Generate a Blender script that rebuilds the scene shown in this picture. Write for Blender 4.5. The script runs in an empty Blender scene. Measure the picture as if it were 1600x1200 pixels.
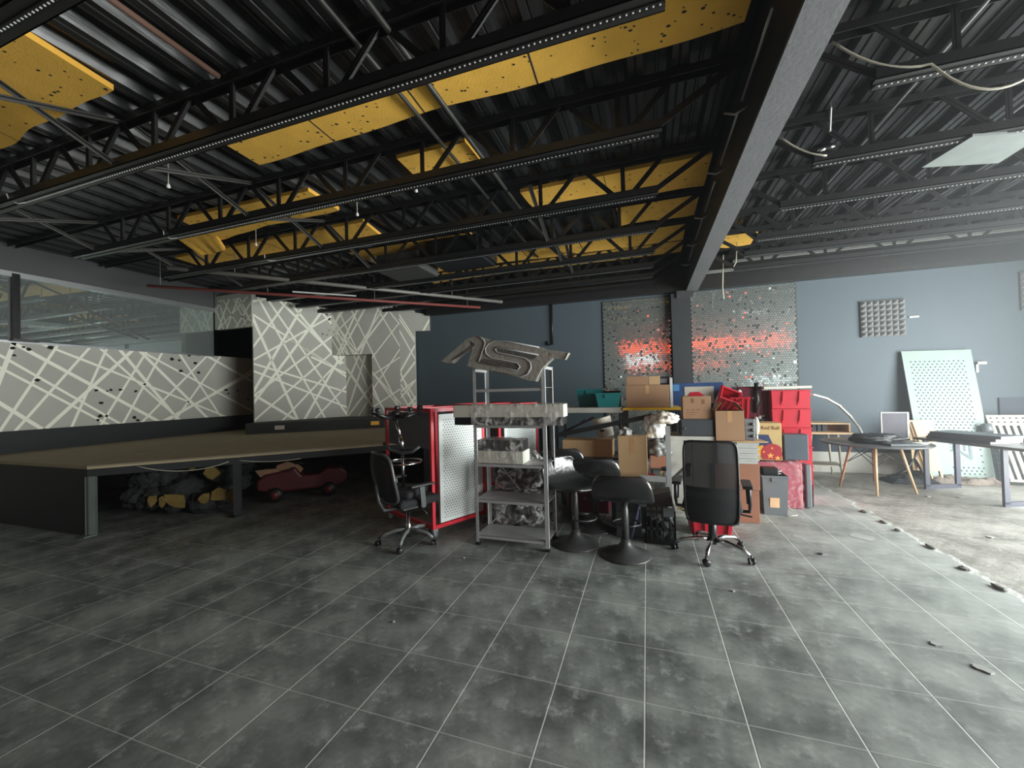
import bpy, bmesh, math, random
from mathutils import Vector, Matrix, noise
random.seed(7)
R = math.radians
S = bpy.context.scene
COL = S.collection

# ------------------------------------------------------------------ camera
FPX, PITCH, ROLL, YAW, EYE = 623.71, .0158195, -.0253549, -.3255591, 1.6
_r = Vector((math.cos(YAW), -math.sin(YAW), 0)); _f = Vector((math.sin(YAW), math.cos(YAW), 0)); _u = Vector((0, 0, 1))
_f2 = _f*math.cos(PITCH) + _u*math.sin(PITCH); _u2 = -_f*math.sin(PITCH) + _u*math.cos(PITCH)
_r3 = _r*math.cos(ROLL) + _u2*math.sin(ROLL); _u3 = -_r*math.sin(ROLL) + _u2*math.cos(ROLL)
cd = bpy.data.cameras.new('camera'); cam = bpy.data.objects.new('camera', cd); COL.objects.link(cam)
cd.sensor_width = 36; cd.lens = FPX/1600*36; cd.clip_start = .05
cam.matrix_world = Matrix(((_r3.x, _u3.x, -_f2.x, 0), (_r3.y, _u3.y, -_f2.y, 0), (_r3.z, _u3.z, -_f2.z, EYE), (0, 0, 0, 1)))
S.camera = cam
def ray(px, py): return _r3*((px-800)/FPX) - _u3*((py-600)/FPX) + _f2
def at(px, py, Y=None, X=None, Z=None):
    """survey helper: where the sight line of a photograph pixel meets a real plane"""
    d = ray(px, py); o = Vector((0, 0, EYE))
    if Y is not None: t = Y/d.y
    elif X is not None: t = X/d.x
    else: t = (Z-EYE)/d.z
    return o + d*t
def at_plane(px, py, p, n):
    d = ray(px, py); o = Vector((0, 0, EYE)); t = (Vector(p)-o).dot(n)/d.dot(n); return o + d*t

# ------------------------------------------------------------------ materials
def lin(c):
    c = c/255.0
    return c/12.92 if c <= .04045 else ((c+.055)/1.055)**2.4
def rgb(r, g, b): return (lin(r), lin(g), lin(b), 1)
MATS = {}
def mat(name, c, rough=.6, metal=0, vary=.25, scale=6, bump=0, bscale=40, spec=.5, trans=0, coat=0, stretch=None, alpha=1):
    if name in MATS: return MATS[name]
    m = bpy.data.materials.new(name); m.use_nodes = True; nt = m.node_tree; N = nt.nodes; L = nt.links
    b = N['Principled BSDF']; b.inputs['Roughness'].default_value = rough; b.inputs['Metallic'].default_value = metal
    b.inputs['Specular IOR Level'].default_value = spec; b.inputs['Transmission Weight'].default_value = trans; b.inputs['Coat Weight'].default_value = coat
    b.inputs['Alpha'].default_value = alpha
    col = rgb(*c)
    tc = N.new('ShaderNodeTexCoord'); mp = N.new('ShaderNodeMapping'); L.new(tc.outputs['Object'], mp.inputs['Vector'])
    if stretch: mp.inputs['Scale'].default_value = stretch
    nz = N.new('ShaderNodeTexNoise'); nz.inputs['Scale'].default_value = scale; nz.inputs['Detail'].default_value = 5; L.new(mp.outputs[0], nz.inputs['Vector'])
    mx = N.new('ShaderNodeMix'); mx.data_type = 'RGBA'
    mx.inputs[6].default_value = tuple(x*(1-vary) for x in col[:3]) + (1,)
    mx.inputs[7].default_value = tuple(min(1, x*(1+vary)) for x in col[:3]) + (1,)
    L.new(nz.outputs['Fac'], mx.inputs['Factor']); L.new(mx.outputs[2], b.inputs['Base Color'])
    if bump:
        n2 = N.new('ShaderNodeTexNoise'); n2.inputs['Scale'].default_value = bscale; n2.inputs['Detail'].default_value = 4; L.new(mp.outputs[0], n2.inputs['Vector'])
        bp = N.new('ShaderNodeBump'); bp.inputs['Strength'].default_value = bump; bp.inputs['Distance'].default_value = .02
        L.new(n2.outputs['Fac'], bp.inputs['Height']); L.new(bp.outputs[0], b.inputs['Normal'])
    MATS[name] = m
    return m
def emit(name, c, s):
    if name in MATS: return MATS[name]
    m = bpy.data.materials.new(name); m.use_nodes = True; b = m.node_tree.nodes['Principled BSDF']
    b.inputs['Base Color'].default_value = rgb(*c); b.inputs['Emission Color'].default_value = rgb(*c); b.inputs['Emission Strength'].default_value = s
    MATS[name] = m; return m

def floor_mat():
    m = bpy.data.materials.new('slate_tile_and_bare_screed'); m.use_nodes = True; nt = m.node_tree; N = nt.nodes; L = nt.links
    b = N['Principled BSDF']
    tc = N.new('ShaderNodeTexCoord'); sx = N.new('ShaderNodeSeparateXYZ'); L.new(tc.outputs['Object'], sx.inputs[0])
    def math_(op, a, bb=None, clamp=False):
        n = N.new('ShaderNodeMath'); n.operation = op; n.use_clamp = clamp
        for i, v in enumerate((a, bb)):
            if v is None: continue
            if isinstance(v, (int, float)): n.inputs[i].default_value = v
            else: L.new(v, n.inputs[i])
        return n.outputs[0]
    def noise_(s, d=6, r=.6):
        n = N.new('ShaderNodeTexNoise'); n.inputs['Scale'].default_value = s; n.inputs['Detail'].default_value = d; n.inputs['Roughness'].default_value = r
        L.new(tc.outputs['Object'], n.inputs['Vector']); return n.outputs['Fac']
    def ramp(v, a, bb):
        n = N.new('ShaderNodeMapRange'); n.interpolation_type = 'SMOOTHSTEP'; L.new(v, n.inputs[0]); n.inputs[1].default_value = a; n.inputs[2].default_value = bb; return n.outputs[0]
    def mix(f, a, bb):
        n = N.new('ShaderNodeMix'); n.data_type = 'RGBA'
        if isinstance(f, (int, float)): n.inputs['Factor'].default_value = f
        else: L.new(f, n.inputs['Factor'])
        for i, v in ((6, a), (7, bb)):
            if isinstance(v, tuple): n.inputs[i].default_value = v
            else: L.new(v, n.inputs[i])
        return n.outputs[2]
    T = .46
    gx = math_('ADD', math_('DIVIDE', sx.outputs[0], T), 2.1197+50); gy = math_('ADD', math_('DIVIDE', sx.outputs[1], T), -3.6613+50)
    dx = math_('ABSOLUTE', math_('SUBTRACT', math_('FRACT', gx), .5)); dy = math_('ABSOLUTE', math_('SUBTRACT', math_('FRACT', gy), .5))
    ljx = ramp(dx, .490, .495); ljy = ramp(dy, .491, .496)
    grout = math_('MAXIMUM', ljx, math_('MULTIPLY', ljy, .75))
    cell = N.new('ShaderNodeCombineXYZ'); L.new(math_('FLOOR', gx), cell.inputs[0]); L.new(math_('FLOOR', gy), cell.inputs[1])
    wn = N.new('ShaderNodeTexWhiteNoise'); wn.noise_dimensions = '3D'; L.new(cell.outputs[0], wn.inputs['Vector'])
    n1 = noise_(2.2, 8, .65); n2 = noise_(9, 8, .7); n3 = noise_(.55, 3)
    tile = mix(ramp(n1, .3, .74), rgb(72, 77, 75), rgb(149, 154, 149))
    tile = mix(math_('MULTIPLY', ramp(n2, .5, .72), .6), tile, rgb(183, 188, 183))
    tile = mix(math_('MULTIPLY', wn.outputs['Value'], .3), tile, rgb(94, 99, 96))
    # trodden dust towards the bare screed
    dust = math_('MULTIPLY', ramp(math_('ADD', sx.outputs[0], math_('MULTIPLY', math_('SUBTRACT', n1, .5), 2.5)), -.4, 3.4), .5)
    tile = mix(dust, tile, rgb(185, 189, 184))
    tile = mix(math_('MULTIPLY', grout, .62), tile, rgb(214, 216, 209))
    scr = mix(ramp(n1, .3, .7), rgb(111, 110, 104), rgb(161, 159, 152)); scr = mix(math_('MULTIPLY', ramp(n2, .5, .7), .5), scr, rgb(185, 183, 176))
    edge = ramp(math_('ADD', sx.outputs[0], math_('MULTIPLY', math_('SUBTRACT', noise_(5, 5), .5), .22)), 2.50, 2.56)
    col = mix(edge, tile, scr)
    # leaf litter trodden into the tiles by the stage
    px_ = math_('SUBTRACT', sx.outputs[0], -4.75); py_ = math_('MULTIPLY', math_('SUBTRACT', sx.outputs[1], 3.05), 2.2)
    rad = math_('SQRT', math_('ADD', math_('MULTIPLY', px_, px_), math_('MULTIPLY', py_, py_)))
    lit = math_('MULTIPLY', ramp(math_('ADD', rad, math_('MULTIPLY', math_('SUBTRACT', n1, .5), 1.2)), 1.1, .35), ramp(noise_(16, 6, .7), .5, .58))
    col = mix(math_('MULTIPLY', lit, .8), col, rgb(128, 122, 104))
    L.new(col, b.inputs['Base Color'])
    rgh = N.new('ShaderNodeMapRange'); L.new(n1, rgh.inputs[0]); rgh.inputs[3].default_value = .42; rgh.inputs[4].default_value = .68
    L.new(rgh.outputs[0], b.inputs['Roughness']); b.inputs['Specular IOR Level'].default_value = .4
    hgt = math_('SUBTRACT', math_('MULTIPLY', n2, .25), math_('MULTIPLY', grout, math_('SUBTRACT', 1.0, edge)))
    hgt = math_('SUBTRACT', hgt, math_('MULTIPLY', edge, math_('ADD', 1.0, math_('MULTIPLY', n2, 3.5))))
    bp = N.new('ShaderNodeBump'); bp.inputs['Strength'].default_value = .5; bp.inputs['Distance'].default_value = .01; L.new(hgt, bp.inputs['Height']); L.new(bp.outputs[0], b.inputs['Normal'])
    return m
def glass_mat():
    m = bpy.data.materials.new('reflective_glass'); m.use_nodes = True; nt = m.node_tree; N = nt.nodes; L = nt.links
    for n in list(N): N.remove(n)
    out = N.new('ShaderNodeOutputMaterial'); g = N.new('ShaderNodeBsdfGlossy'); g.inputs['Roughness'].default_value = .015; g.inputs['Color'].default_value = (.8, .9, .86, 1)
    t = N.new('ShaderNodeBsdfTransparent'); t.inputs['Color'].default_value = (.55, .65, .62, 1); d = N.new('ShaderNodeBsdfDiffuse'); d.inputs['Color'].default_value = (.75, .82, .8, 1)
    a = N.new('ShaderNodeMixShader'); a.inputs[0].default_value = .62; L.new(t.outputs[0], a.inputs[1]); L.new(g.outputs[0], a.inputs[2])
    c = N.new('ShaderNodeMixShader'); c.inputs[0].default_value = .13; L.new(a.outputs[0], c.inputs[1]); L.new(d.outputs[0], c.inputs[2]); L.new(c.outputs[0], out.inputs['Surface'])  # diffuse share paints the pale veil of the lit bay's reflection
    return m
def film_mat(name, tint, trn=.55, rough=.18):
    m = bpy.data.materials.new(name); m.use_nodes = True; nt = m.node_tree; N = nt.nodes; L = nt.links
    for n in list(N): N.remove(n)
    out = N.new('ShaderNodeOutputMaterial'); p = N.new('ShaderNodeBsdfPrincipled'); p.inputs['Base Color'].default_value = tint; p.inputs['Roughness'].default_value = rough
    t = N.new('ShaderNodeBsdfTransparent'); a = N.new('ShaderNodeMixShader')
    tc = N.new('ShaderNodeTexCoord'); nz = N.new('ShaderNodeTexNoise'); nz.inputs['Scale'].default_value = 9; nz.inputs['Detail'].default_value = 4; nz.inputs['Distortion'].default_value = 1.2
    L.new(tc.outputs['Object'], nz.inputs['Vector']); mr = N.new('ShaderNodeMapRange'); mr.inputs[1].default_value = .46; mr.inputs[2].default_value = .7; mr.inputs[3].default_value = max(.02, .8-trn*1.15); mr.inputs[4].default_value = min(1, 1.5-trn*1.15); L.new(nz.outputs['Fac'], mr.inputs[0]); L.new(mr.outputs[0], a.inputs[0])
    bp = N.new('ShaderNodeBump'); bp.inputs['Strength'].default_value = .6; bp.inputs['Distance'].default_value = .02; L.new(nz.outputs['Fac'], bp.inputs['Height']); L.new(bp.outputs[0], p.inputs['Normal'])
    L.new(t.outputs[0], a.inputs[1]); L.new(p.outputs[0], a.inputs[2]); L.new(a.outputs[0], out.inputs['Surface'])
    return m
def mesh_fabric():
    m = bpy.data.materials.new('black_mesh_fabric'); m.use_nodes = True; nt = m.node_tree; N = nt.nodes; L = nt.links
    p = N['Principled BSDF']; p.inputs['Base Color'].default_value = rgb(26, 28, 31); p.inputs['Roughness'].default_value = .7
    out = N['Material Output']; t = N.new('ShaderNodeBsdfTransparent'); a = N.new('ShaderNodeMixShader'); a.inputs[0].default_value = .94
    L.new(t.outputs[0], a.inputs[1]); L.new(p.outputs[0], a.inputs[2]); L.new(a.outputs[0], out.inputs['Surface'])
    return m

black_steel = mat('black_painted_steel', (32, 32, 32), .34, 0, .3, 9, .1, 60)
grey_steel = mat('grey_zinc_steel', (159, 161, 161), .42, .1, .15, 12)
deck_m = mat('black_painted_deck', (37, 37, 38), .27, 0, .35, 3, .08, 30, stretch=(1, .15, 1))
beam_m = mat('grey_painted_beam', (89, 90, 92), .6, 0, .12, 4, .15, 40)
wall_blue = mat('blue_grey_wall_paint', (71, 83, 90), .65, 0, .08, 2, .06, 60)
wall_dark = mat('dark_grey_wall_paint', (71, 73, 73), .75, 0, .12, 2, .08, 50)
dark_void = mat('dark_void_black', (22, 24, 26), .7, 0, .2, 3)
pat_grey = mat('grey_stencilled_paint', (175, 174, 165), .75, 0, .14, 1.6, .1, 35)
tape_white = mat('white_stencil_line', (241, 241, 225), .7, 0, .05, 8)
mould = mat('black_mould_spot', (26, 26, 20), .9)
stain_y = mat('yellow_damp_stain', (142, 136, 108), .85)
yellow = mat('yellow_insulation_board', (239, 186, 78), .9, 0, .16, 5, .2, 70)
yellow_edge = mat('yellow_insulation_core', (238, 176, 70), .9)
led_m = mat('black_led_channel', (16, 16, 17), .4)
white_p = mat('white_plastic', (196, 198, 194), .35, 0, .05)
carpet = mat('brown_stage_carpet', (162, 148, 120), .95, 0, .18, 5, .3, 120)
stage_black = mat('black_stage_panel', (30, 33, 34), .7, 0, .25, 3)
post_grey = mat('grey_green_stage_steel', (84, 90, 86), .6)
red_paint = mat('red_painted_tube', (196, 30, 48), .38, 0, .1)
peg_white = mat('white_perforated_sheet', (214, 220, 218), .4, 0, .05)
hole = mat('dark_hole', (40, 44, 46), .9)
grey_panel = mat('grey_back_sheet', (88, 90, 92), .6)
chrome = mat('chrome', (205, 206, 208), .16, 1, .05)
alu = mat('brushed_aluminium', (160, 162, 164), .34, .8, .08)
black_plastic = mat('black_plastic', (24, 25, 27), .42, 0, .2, 8)
black_fabric = mat('black_fabric', (28, 29, 32), .9, 0, .2, 20, .3, 300)
leather = mat('black_leatherette', (36, 37, 38), .24, 0, .15, 6, .2, 30, .8)
stool_metal = mat('dark_enamelled_metal', (70, 71, 71), .38, .3, .15, 6)
card = mat('brown_cardboard', (148, 116, 88), .85, 0, .1, 4)
card2 = mat('tan_cardboard', (174, 144, 106), .85, 0, .1, 4)
card3 = mat('reddish_cardboard', (146, 102, 80), .85, 0, .1, 4)
tape = mat('parcel_tape', (178, 140, 100), .25)
red_pl = mat('red_plastic', (176, 34, 50), .4, 0, .1, 5)
maroon = mat('maroon_plastic', (104, 32, 46), .5, 0, .2, 5)
teal = mat('teal_plastic', (30, 112, 112), .38, 0, .1)
blue = mat('blue_printed_card', (34, 66, 112), .55, 0, .2, 7)
grey_pl = mat('grey_plastic', (100, 106, 110), .42, 0, .08)
dkgrey_pl = mat('dark_grey_laminate', (58, 62, 66), .5, 0, .1)
wood = mat('light_wood', (205, 173, 134), .5, 0, .12, 5, stretch=(6, 6, .6))
orange_wood = mat('reddish_wood', (176, 128, 96), .5, 0, .12, 5, stretch=(6, 6, .6))
dark_top = mat('dark_table_top', (84, 84, 86), .35, 0, .2, 6)
navy_steel = mat('dark_navy_steel', (52, 54, 68), .5, 0, .1)
foam_grey = mat('grey_acoustic_foam', (112, 114, 114), .95, 0, .1, 20)
cream = mat('cream_paint', (180, 174, 160), .5, 0, .05)
yellow_lam = mat('yellow_laminate', (222, 176, 40), .45)
navy_flat = mat('dark_navy_flat', (50, 58, 70), .7, 0, .1, 3)
lowwall = mat('dirty_white_plaster', (186, 186, 178), .8, 0, .12, 2)
mirror_m = mat('mirror_mosaic', (208, 216, 212), .08, .82, .05)
red_pipe = mat('red_oxide_pipe', (122, 58, 54), .6, 0, .2, 6)
dark_pipe = mat('dark_conduit', (58, 57, 54), .5, .1, .2, 6)
grey_pipe = mat('grey_conduit', (118, 116, 112), .5, .2, .2, 6)
rubble = mat('black_rubbish_bags', (26, 29, 28), .8, 0, .4, 9, 1.0, 22)
cable_m = mat('pale_cable', (176, 172, 156), .6)
rug_m = mat('brown_rag_rug', (118, 108, 100), .98, 0, .35, 14, .8, 60)
film = film_mat('clear_stretch_film', (.75, .76, .72, 1), .62)
film_red = film_mat('clear_pink_film', (.7, .5, .5, 1), .95)
bag_white = mat('white_polythene', (206, 208, 204), .4, 0, .1, 5, .5, 18)
glass = glass_mat()
meshf = mesh_fabric()

# ------------------------------------------------------------------ mesh building
def link(o, parent=None):
    COL.objects.link(o)
    if parent: o.parent = parent
    return o
def wloc(o):
    v = Vector((0, 0, 0))
    while o: v = v + o.location; o = o.parent
    return v
def tag(o, label=None, cat=None, group=None, kind=None):
    if label: o['label'] = label
    if cat: o['category'] = cat
    if group: o['group'] = group
    if kind: o['kind'] = kind
    return o
def thing(name, label, cat, loc=(0, 0, 0), rz=0, group=None, kind=None):
    o = bpy.data.objects.new(name, None); o.empty_display_size = .1; COL.objects.link(o)
    o.location = loc; o.rotation_euler = (0, 0, rz); return tag(o, label, cat, group, kind)
def copy_tree(o, parent=None):
    c = o.copy(); COL.objects.link(c)
    if parent: c.parent = parent
    for ch in list(o.children): copy_tree(ch, c)
    return c

class MB:
    def __init__(s): s.bm = bmesh.new(); s.mi = 0
    def m(s, i): s.mi = i; return s
    def face(s, pts):
        vs = [s.bm.verts.new(p) for p in pts]
        try:
            f = s.bm.faces.new(vs); f.material_index = s.mi; return f
        except ValueError: return None
    def hexa(s, p):
        v = [s.bm.verts.new(q) for q in p]
        for a in ((0, 3, 2, 1), (4, 5, 6, 7), (0, 1, 5, 4), (1, 2, 6, 5), (2, 3, 7, 6), (3, 0, 4, 7)):
            s.bm.faces.new([v[i] for i in a]).material_index = s.mi
        return s
    def bx(s, x0, x1, y0, y1, z0, z1, M=None):
        p = [Vector(q) for q in ((x0, y0, z0), (x1, y0, z0), (x1, y1, z0), (x0, y1, z0), (x0, y0, z1), (x1, y0, z1), (x1, y1, z1), (x0, y1, z1))]
        if M is not None: p = [M @ q for q in p]
        return s.hexa(p)
    def bar(s, p, q, w, h, up=(0, 0, 1)):
        p = Vector(p); q = Vector(q); d = (q-p).normalized(); u = Vector(up); sd = d.cross(u)
        if sd.length < 1e-4: sd = d.cross(Vector((1, 0, 0)))
        sd.normalize(); u = sd.cross(d).normalized(); a = sd*w/2; b = u*h/2
        return s.hexa([p-a-b, p+a-b, q+a-b, q-a-b, p-a+b, p+a+b, q+a+b, q-a+b])
    def tube(s, pts, r, seg=8, cap=True):
        pts = [Vector(p) for p in pts]; rs = r if isinstance(r, (list, tuple)) else [r]*len(pts); rings = []; n = None
        for i, p in enumerate(pts):
            d = (pts[min(i+1, len(pts)-1)] - pts[max(i-1, 0)]).normalized()
            if n is None: n = d.orthogonal().normalized()
            n = (n - d*n.dot(d)).normalized(); b = d.cross(n)
            rings.append([s.bm.verts.new(p + (n*math.cos(2*math.pi*k/seg) + b*math.sin(2*math.pi*k/seg))*rs[i]) for k in range(seg)])
        for a, c in zip(rings, rings[1:]):
            for k in range(seg):
                f = s.bm.faces.new((a[k], a[(k+1) % seg], c[(k+1) % seg], c[k])); f.material_index = s.mi; f.smooth = True
        if cap:
            s.bm.faces.new(rings[0][::-1]).material_index = s.mi; s.bm.faces.new(rings[-1]).material_index = s.mi
        return s
    def lathe(s, prof, c=(0, 0, 0), seg=28, M=None):
        c = Vector(c); rings = []
        for r, z in prof:
            ring = []
            for k in range(seg):
                p = Vector((r*math.cos(2*math.pi*k/seg), r*math.sin(2*math.pi*k/seg), z))
                if M is not None: p = M @ p
                ring.append(s.bm.verts.new(c+p))
            rings.append(ring)
        for a, b in zip(rings, rings[1:]):
            for k in range(seg):
                f = s.bm.faces.new((a[k], a[(k+1) % seg], b[(k+1) % seg], b[k])); f.material_index = s.mi; f.smooth = True
        s.bm.faces.new(rings[0][::-1]).material_index = s.mi; s.bm.faces.new(rings[-1]).material_index = s.mi
        return s
    def ring(s, c, R_, r, seg=32, sec=8, axis='Z', a0=0, a1=2*math.pi):
        full = abs(a1-a0-2*math.pi) < 1e-6
        pts = []
        for k in range(seg+1):
            a = a0+(a1-a0)*k/seg; pts.append(Vector(c)+Vector((R_*math.cos(a), R_*math.sin(a), 0)))
        return s.tube(pts, r, sec, not full)
    def prism(s, pts, ext):
        pts = [Vector(p) for p in pts]; e = Vector(ext)
        a = [s.bm.verts.new(p) for p in pts]; b = [s.bm.verts.new(p+e) for p in pts]; n = len(pts)
        s.bm.faces.new(a[::-1]).material_index = s.mi; s.bm.faces.new(b).material_index = s.mi
        for k in range(n): s.bm.faces.new((a[k], a[(k+1) % n], b[(k+1) % n], b[k])).material_index = s.mi
        return s
    def grid(s, fn, nu, nv, smooth=True):
        vs = [[s.bm.verts.new(fn(i/nu, j/nv)) for i in range(nu+1)] for j in range(nv+1)]
        for j in range(nv):
            for i in range(nu):
                f = s.bm.faces.new((vs[j][i], vs[j][i+1], vs[j+1][i+1], vs[j+1][i])); f.material_index = s.mi; f.smooth = smooth
        return s
    def blob(s, c, rad, seed=0, amp=.25, freq=2.0, sub=3, smooth=True, flat=None, boxy=0):
        c = Vector(c); g = bmesh.ops.create_icosphere(s.bm, subdivisions=sub, radius=1)
        off = Vector((seed*3.17, seed*1.7, seed*5.3))
        for v in g['verts']:
            d = v.co.normalized()
            if boxy:
                k = max(abs(d.x), abs(d.y), abs(d.z)); d = d.lerp(d/k, boxy)
            n = noise.noise(v.co*freq+off) + .5*noise.noise(v.co*freq*2.3+off)
            q = d*(1+amp*n); q = Vector((q.x*rad[0], q.y*rad[1], q.z*rad[2]))
            if flat is not None and q.z < flat: q.z = flat
            v.co = c+q
        fs = set()
        for v in g['verts']:
            for f in v.link_faces: fs.add(f)
        for f in fs: f.material_index = s.mi; f.smooth = smooth
        return s
    def build(s, name, mats, parent=None, bevel=0, smooth=False, sub=0, world=True, solid=0, label=None, center=None, kind=None):
        bmesh.ops.recalc_face_normals(s.bm, faces=s.bm.faces[:])
        if smooth:
            for f in s.bm.faces: f.smooth = True
        me = bpy.data.meshes.new(name)
        shift = None
        if parent is None and center is not False and len(s.bm.verts):
            xs = [v.co.x for v in s.bm.verts]; ys = [v.co.y for v in s.bm.verts]; zs = [v.co.z for v in s.bm.verts]
            shift = Vector(((min(xs)+max(xs))/2, (min(ys)+max(ys))/2, min(zs)))
            for v in s.bm.verts: v.co -= shift
        s.bm.to_mesh(me); s.bm.free()
        for q in (mats if isinstance(mats, (list, tuple)) else [mats]): me.materials.append(q)
        o = bpy.data.objects.new(name, me); link(o, parent)
        if parent is not None and world: o.location = -wloc(parent)
        if shift is not None: o.location = shift
        if solid:
            q = o.modifiers.new('thick', 'SOLIDIFY'); q.thickness = solid; q.offset = 0
        if bevel:
            q = o.modifiers.new('bevel', 'BEVEL'); q.width = bevel; q.segments = 2; q.limit_method = 'ANGLE'; q.angle_limit = R(40)
        if sub:
            q = o.modifiers.new('sub', 'SUBSURF'); q.levels = sub; q.render_levels = sub
        if label: o['label'] = label
        if kind: o['kind'] = kind
        return o
def struct(mb, name, mats, **k): return tag(mb.build(name, mats, center=False, **k), kind='structure')
def text_into(mb, body, size, origin, ux, uy, thick=.002):
    """flat lettering added to a mesh; ux, uy are the reading and upward directions"""
    cu = bpy.data.curves.new('t', 'FONT'); cu.body = body; cu.size = size; o = bpy.data.objects.new('t', cu); COL.objects.link(o)
    bpy.context.view_layer.update()
    me = o.evaluated_get(bpy.context.evaluated_depsgraph_get()).to_mesh(); n = Vector(ux).cross(Vector(uy)).normalized()
    vs = [mb.bm.verts.new(Vector(origin)+Vector(ux)*v.co.x+Vector(uy)*v.co.y+n*thick) for v in me.vertices]
    for p in me.polygons:
        try: mb.bm.faces.new([vs[i] for i in p.vertices]).material_index = mb.mi
        except ValueError: pass
    o.to_mesh_clear(); bpy.data.objects.remove(o); bpy.data.curves.remove(cu)

# ------------------------------------------------------------------ stencilled line pattern
def clip_poly(sub, poly):
    out = sub; n = len(poly)
    area = sum(poly[i][0]*poly[(i+1) % n][1]-poly[(i+1) % n][0]*poly[i][1] for i in range(n))
    pl = poly if area > 0 else poly[::-1]
    for i in range(n):
        a, b = pl[i], pl[(i+1) % n]; inp = out; out = []
        if not inp: return []
        def side(p): return (b[0]-a[0])*(p[1]-a[1])-(b[1]-a[1])*(p[0]-a[0])
        for j in range(len(inp)):
            p, q = inp[j], inp[(j+1) % len(inp)]; sp, sq = side(p), side(q)
            if sp >= 0: out.append(p)
            if (sp > 0 > sq) or (sp < 0 < sq):
                t = sp/(sp-sq); out.append((p[0]+(q[0]-p[0])*t, p[1]+(q[1]-p[1])*t))
    return out
def pattern(mb, polys, lines, to3, w=.055, mi=1):
    """white stencil bands inside convex pieces of a wall face; to3(u, v, lift)"""
    mb.m(mi)
    for k, (a, b) in enumerate(lines):
        ww = w*(1.35 if k % 4 == 0 else .9)
        d = Vector((b[0]-a[0], b[1]-a[1])).normalized(); n = Vector((-d.y, d.x))*ww/2; L_ = 12
        A = Vector(a)-d*L_; B = Vector(b)+d*L_
        q = [tuple(A-n), tuple(B-n), tuple(B+n), tuple(A+n)]
        for poly in polys:
            c = clip_poly(q, poly)
            if len(c) > 2: mb.face([to3(u, v, .0015+.0003*(k % 6)) for u, v in c])
    mb.m(0)
def rand_lines(n, u0, u1, v0, v1, seed):
    rg = random.Random(seed); out = []
    for k in range(n):
        c = (u0+(u1-u0)*((k*.618+.13) % 1), rg.uniform(v0, v1)); a = R((rg.uniform(46, 70), rg.uniform(108, 134), rg.uniform(112, 128), rg.uniform(30, 56))[k % 4])
        out.append((c, (c[0]+math.cos(a), c[1]+math.sin(a))))
    return out

# ================================================================== SETTING
XL, XR, YB, YF, ZC = -9.25, 6.3, 8.6, -4.0, 4.06
mb = MB(); mb.bx(XL-1.6, XR+.2, YF-.2, YB+.2, -.1, 0); struct(mb, 'floor', floor_mat())
# corrugated deck
mb = MB(); prof = []; x = XL-.1
while x < XR+.2:
    prof += [(x, ZC), (x+.045, ZC), (x+.055, ZC+.012), (x+.065, ZC), (x+.11, ZC), (x+.14, ZC+.07), (x+.2, ZC+.07), (x+.21, ZC+.058), (x+.225, ZC+.058), (x+.235, ZC+.07), (x+.29, ZC+.07)]; x += .32
for (xa, za), (xb, zb) in zip(prof, prof[1:]):
    mb.face([(xa, YF-.1, za), (xb, YF-.1, zb), (xb, YB+.2, zb), (xa, YB+.2, za)])
mb.m(0).bx(XL-1.6, XR+.2, YF-.2, YB+.2, ZC+.1, ZC+.16)
struct(mb, 'ceiling', [deck_m])
# back wall, its dark soffit beam, low plaster band and dark navy bands on the right
mb = MB(); mb.bx(XL-1.6, XR+.2, YB, YB+.15, 0, ZC+.1); struct(mb, 'wall_back', wall_blue)
mb = MB(); mb.bx(-5.0, XR, YB-.14, YB, 3.46, ZC); struct(mb, 'trim_1', black_steel)
mb = MB(); mb.bx(2.3, 5.05, YB-.03, YB, 0, .36); mb.m(1).bx(2.3, 5.05, YB-.02, YB, .36, .66); mb.m(1).bx(5.35, XR, YB-.03, YB, .72, 1.28)
struct(mb, 'baseboard_back', [lowwall, navy_flat])
# left wall: stencilled dado, reflecting glass strip, dark band above
ZG0, ZG1, YG1 = 2.55, 3.58, 6.40
mb = MB()
def L3(u, v, h): return (XL+h, u, v)
mb.face([L3(YF, 0, 0), L3(7.3, 0, 0), L3(7.3, ZG0, 0), L3(YF, ZG0, 0)])
def Lp(x, y): p = at(x/2.607, 400+y/2.607, X=XL); return (p.y, p.z)
LL = [((60, 345), (0, 500)), ((45, 430), (440, 655)), ((0, 455), (400, 665)), ((0, 600), (180, 710)), ((15, 690), (240, 355)), ((60, 715), (375, 362)), ((75, 365), (640, 670)),
      ((150, 350), (520, 495)), ((520, 495), (910, 650)), ((180, 710), (545, 380)), ((290, 700), (440, 365)), ((395, 365), (730, 665)), ((470, 360), (720, 660)), ((410, 690), (600, 385)),
      ((500, 685), (665, 385)), ((560, 378), (840, 655)), ((580, 675), (850, 400)), ((560, 380), (1043, 640)), ((670, 670), (1043, 470)), ((725, 390), (890, 640)), ((720, 660), (900, 405)), ((830, 400), (1043, 520)), ((700, 660), (1020, 470))]
segs = [(Lp(*a), Lp(*b)) for a, b in LL]
box = [(YF, 1.17), (7.3, 1.17), (7.3, ZG0), (YF, ZG0)]
mb.m(1)
for k, (a, b) in enumerate(segs):
    d = Vector((b[0]-a[0], b[1]-a[1])).normalized(); n = Vector((-d.y, d.x))*(.054 if k % 3 == 0 else .038)/2
    A = Vector(a)-d*.8; B = Vector(b)+d*.8
    c = clip_poly([tuple(A-n), tuple(B-n), tuple(B+n), tuple(A+n)], box)
    if len(c) > 2: mb.face([L3(u, v, .0015+.0003*(k % 6)) for u, v in c])
pattern(mb, [[(YF, 1.17), (2.5, 1.17), (2.5, ZG0), (YF, ZG0)]], rand_lines(18, YF, 2.4, 1.2, 2.5, 17), L3, .045)
rg = random.Random(3)
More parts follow.
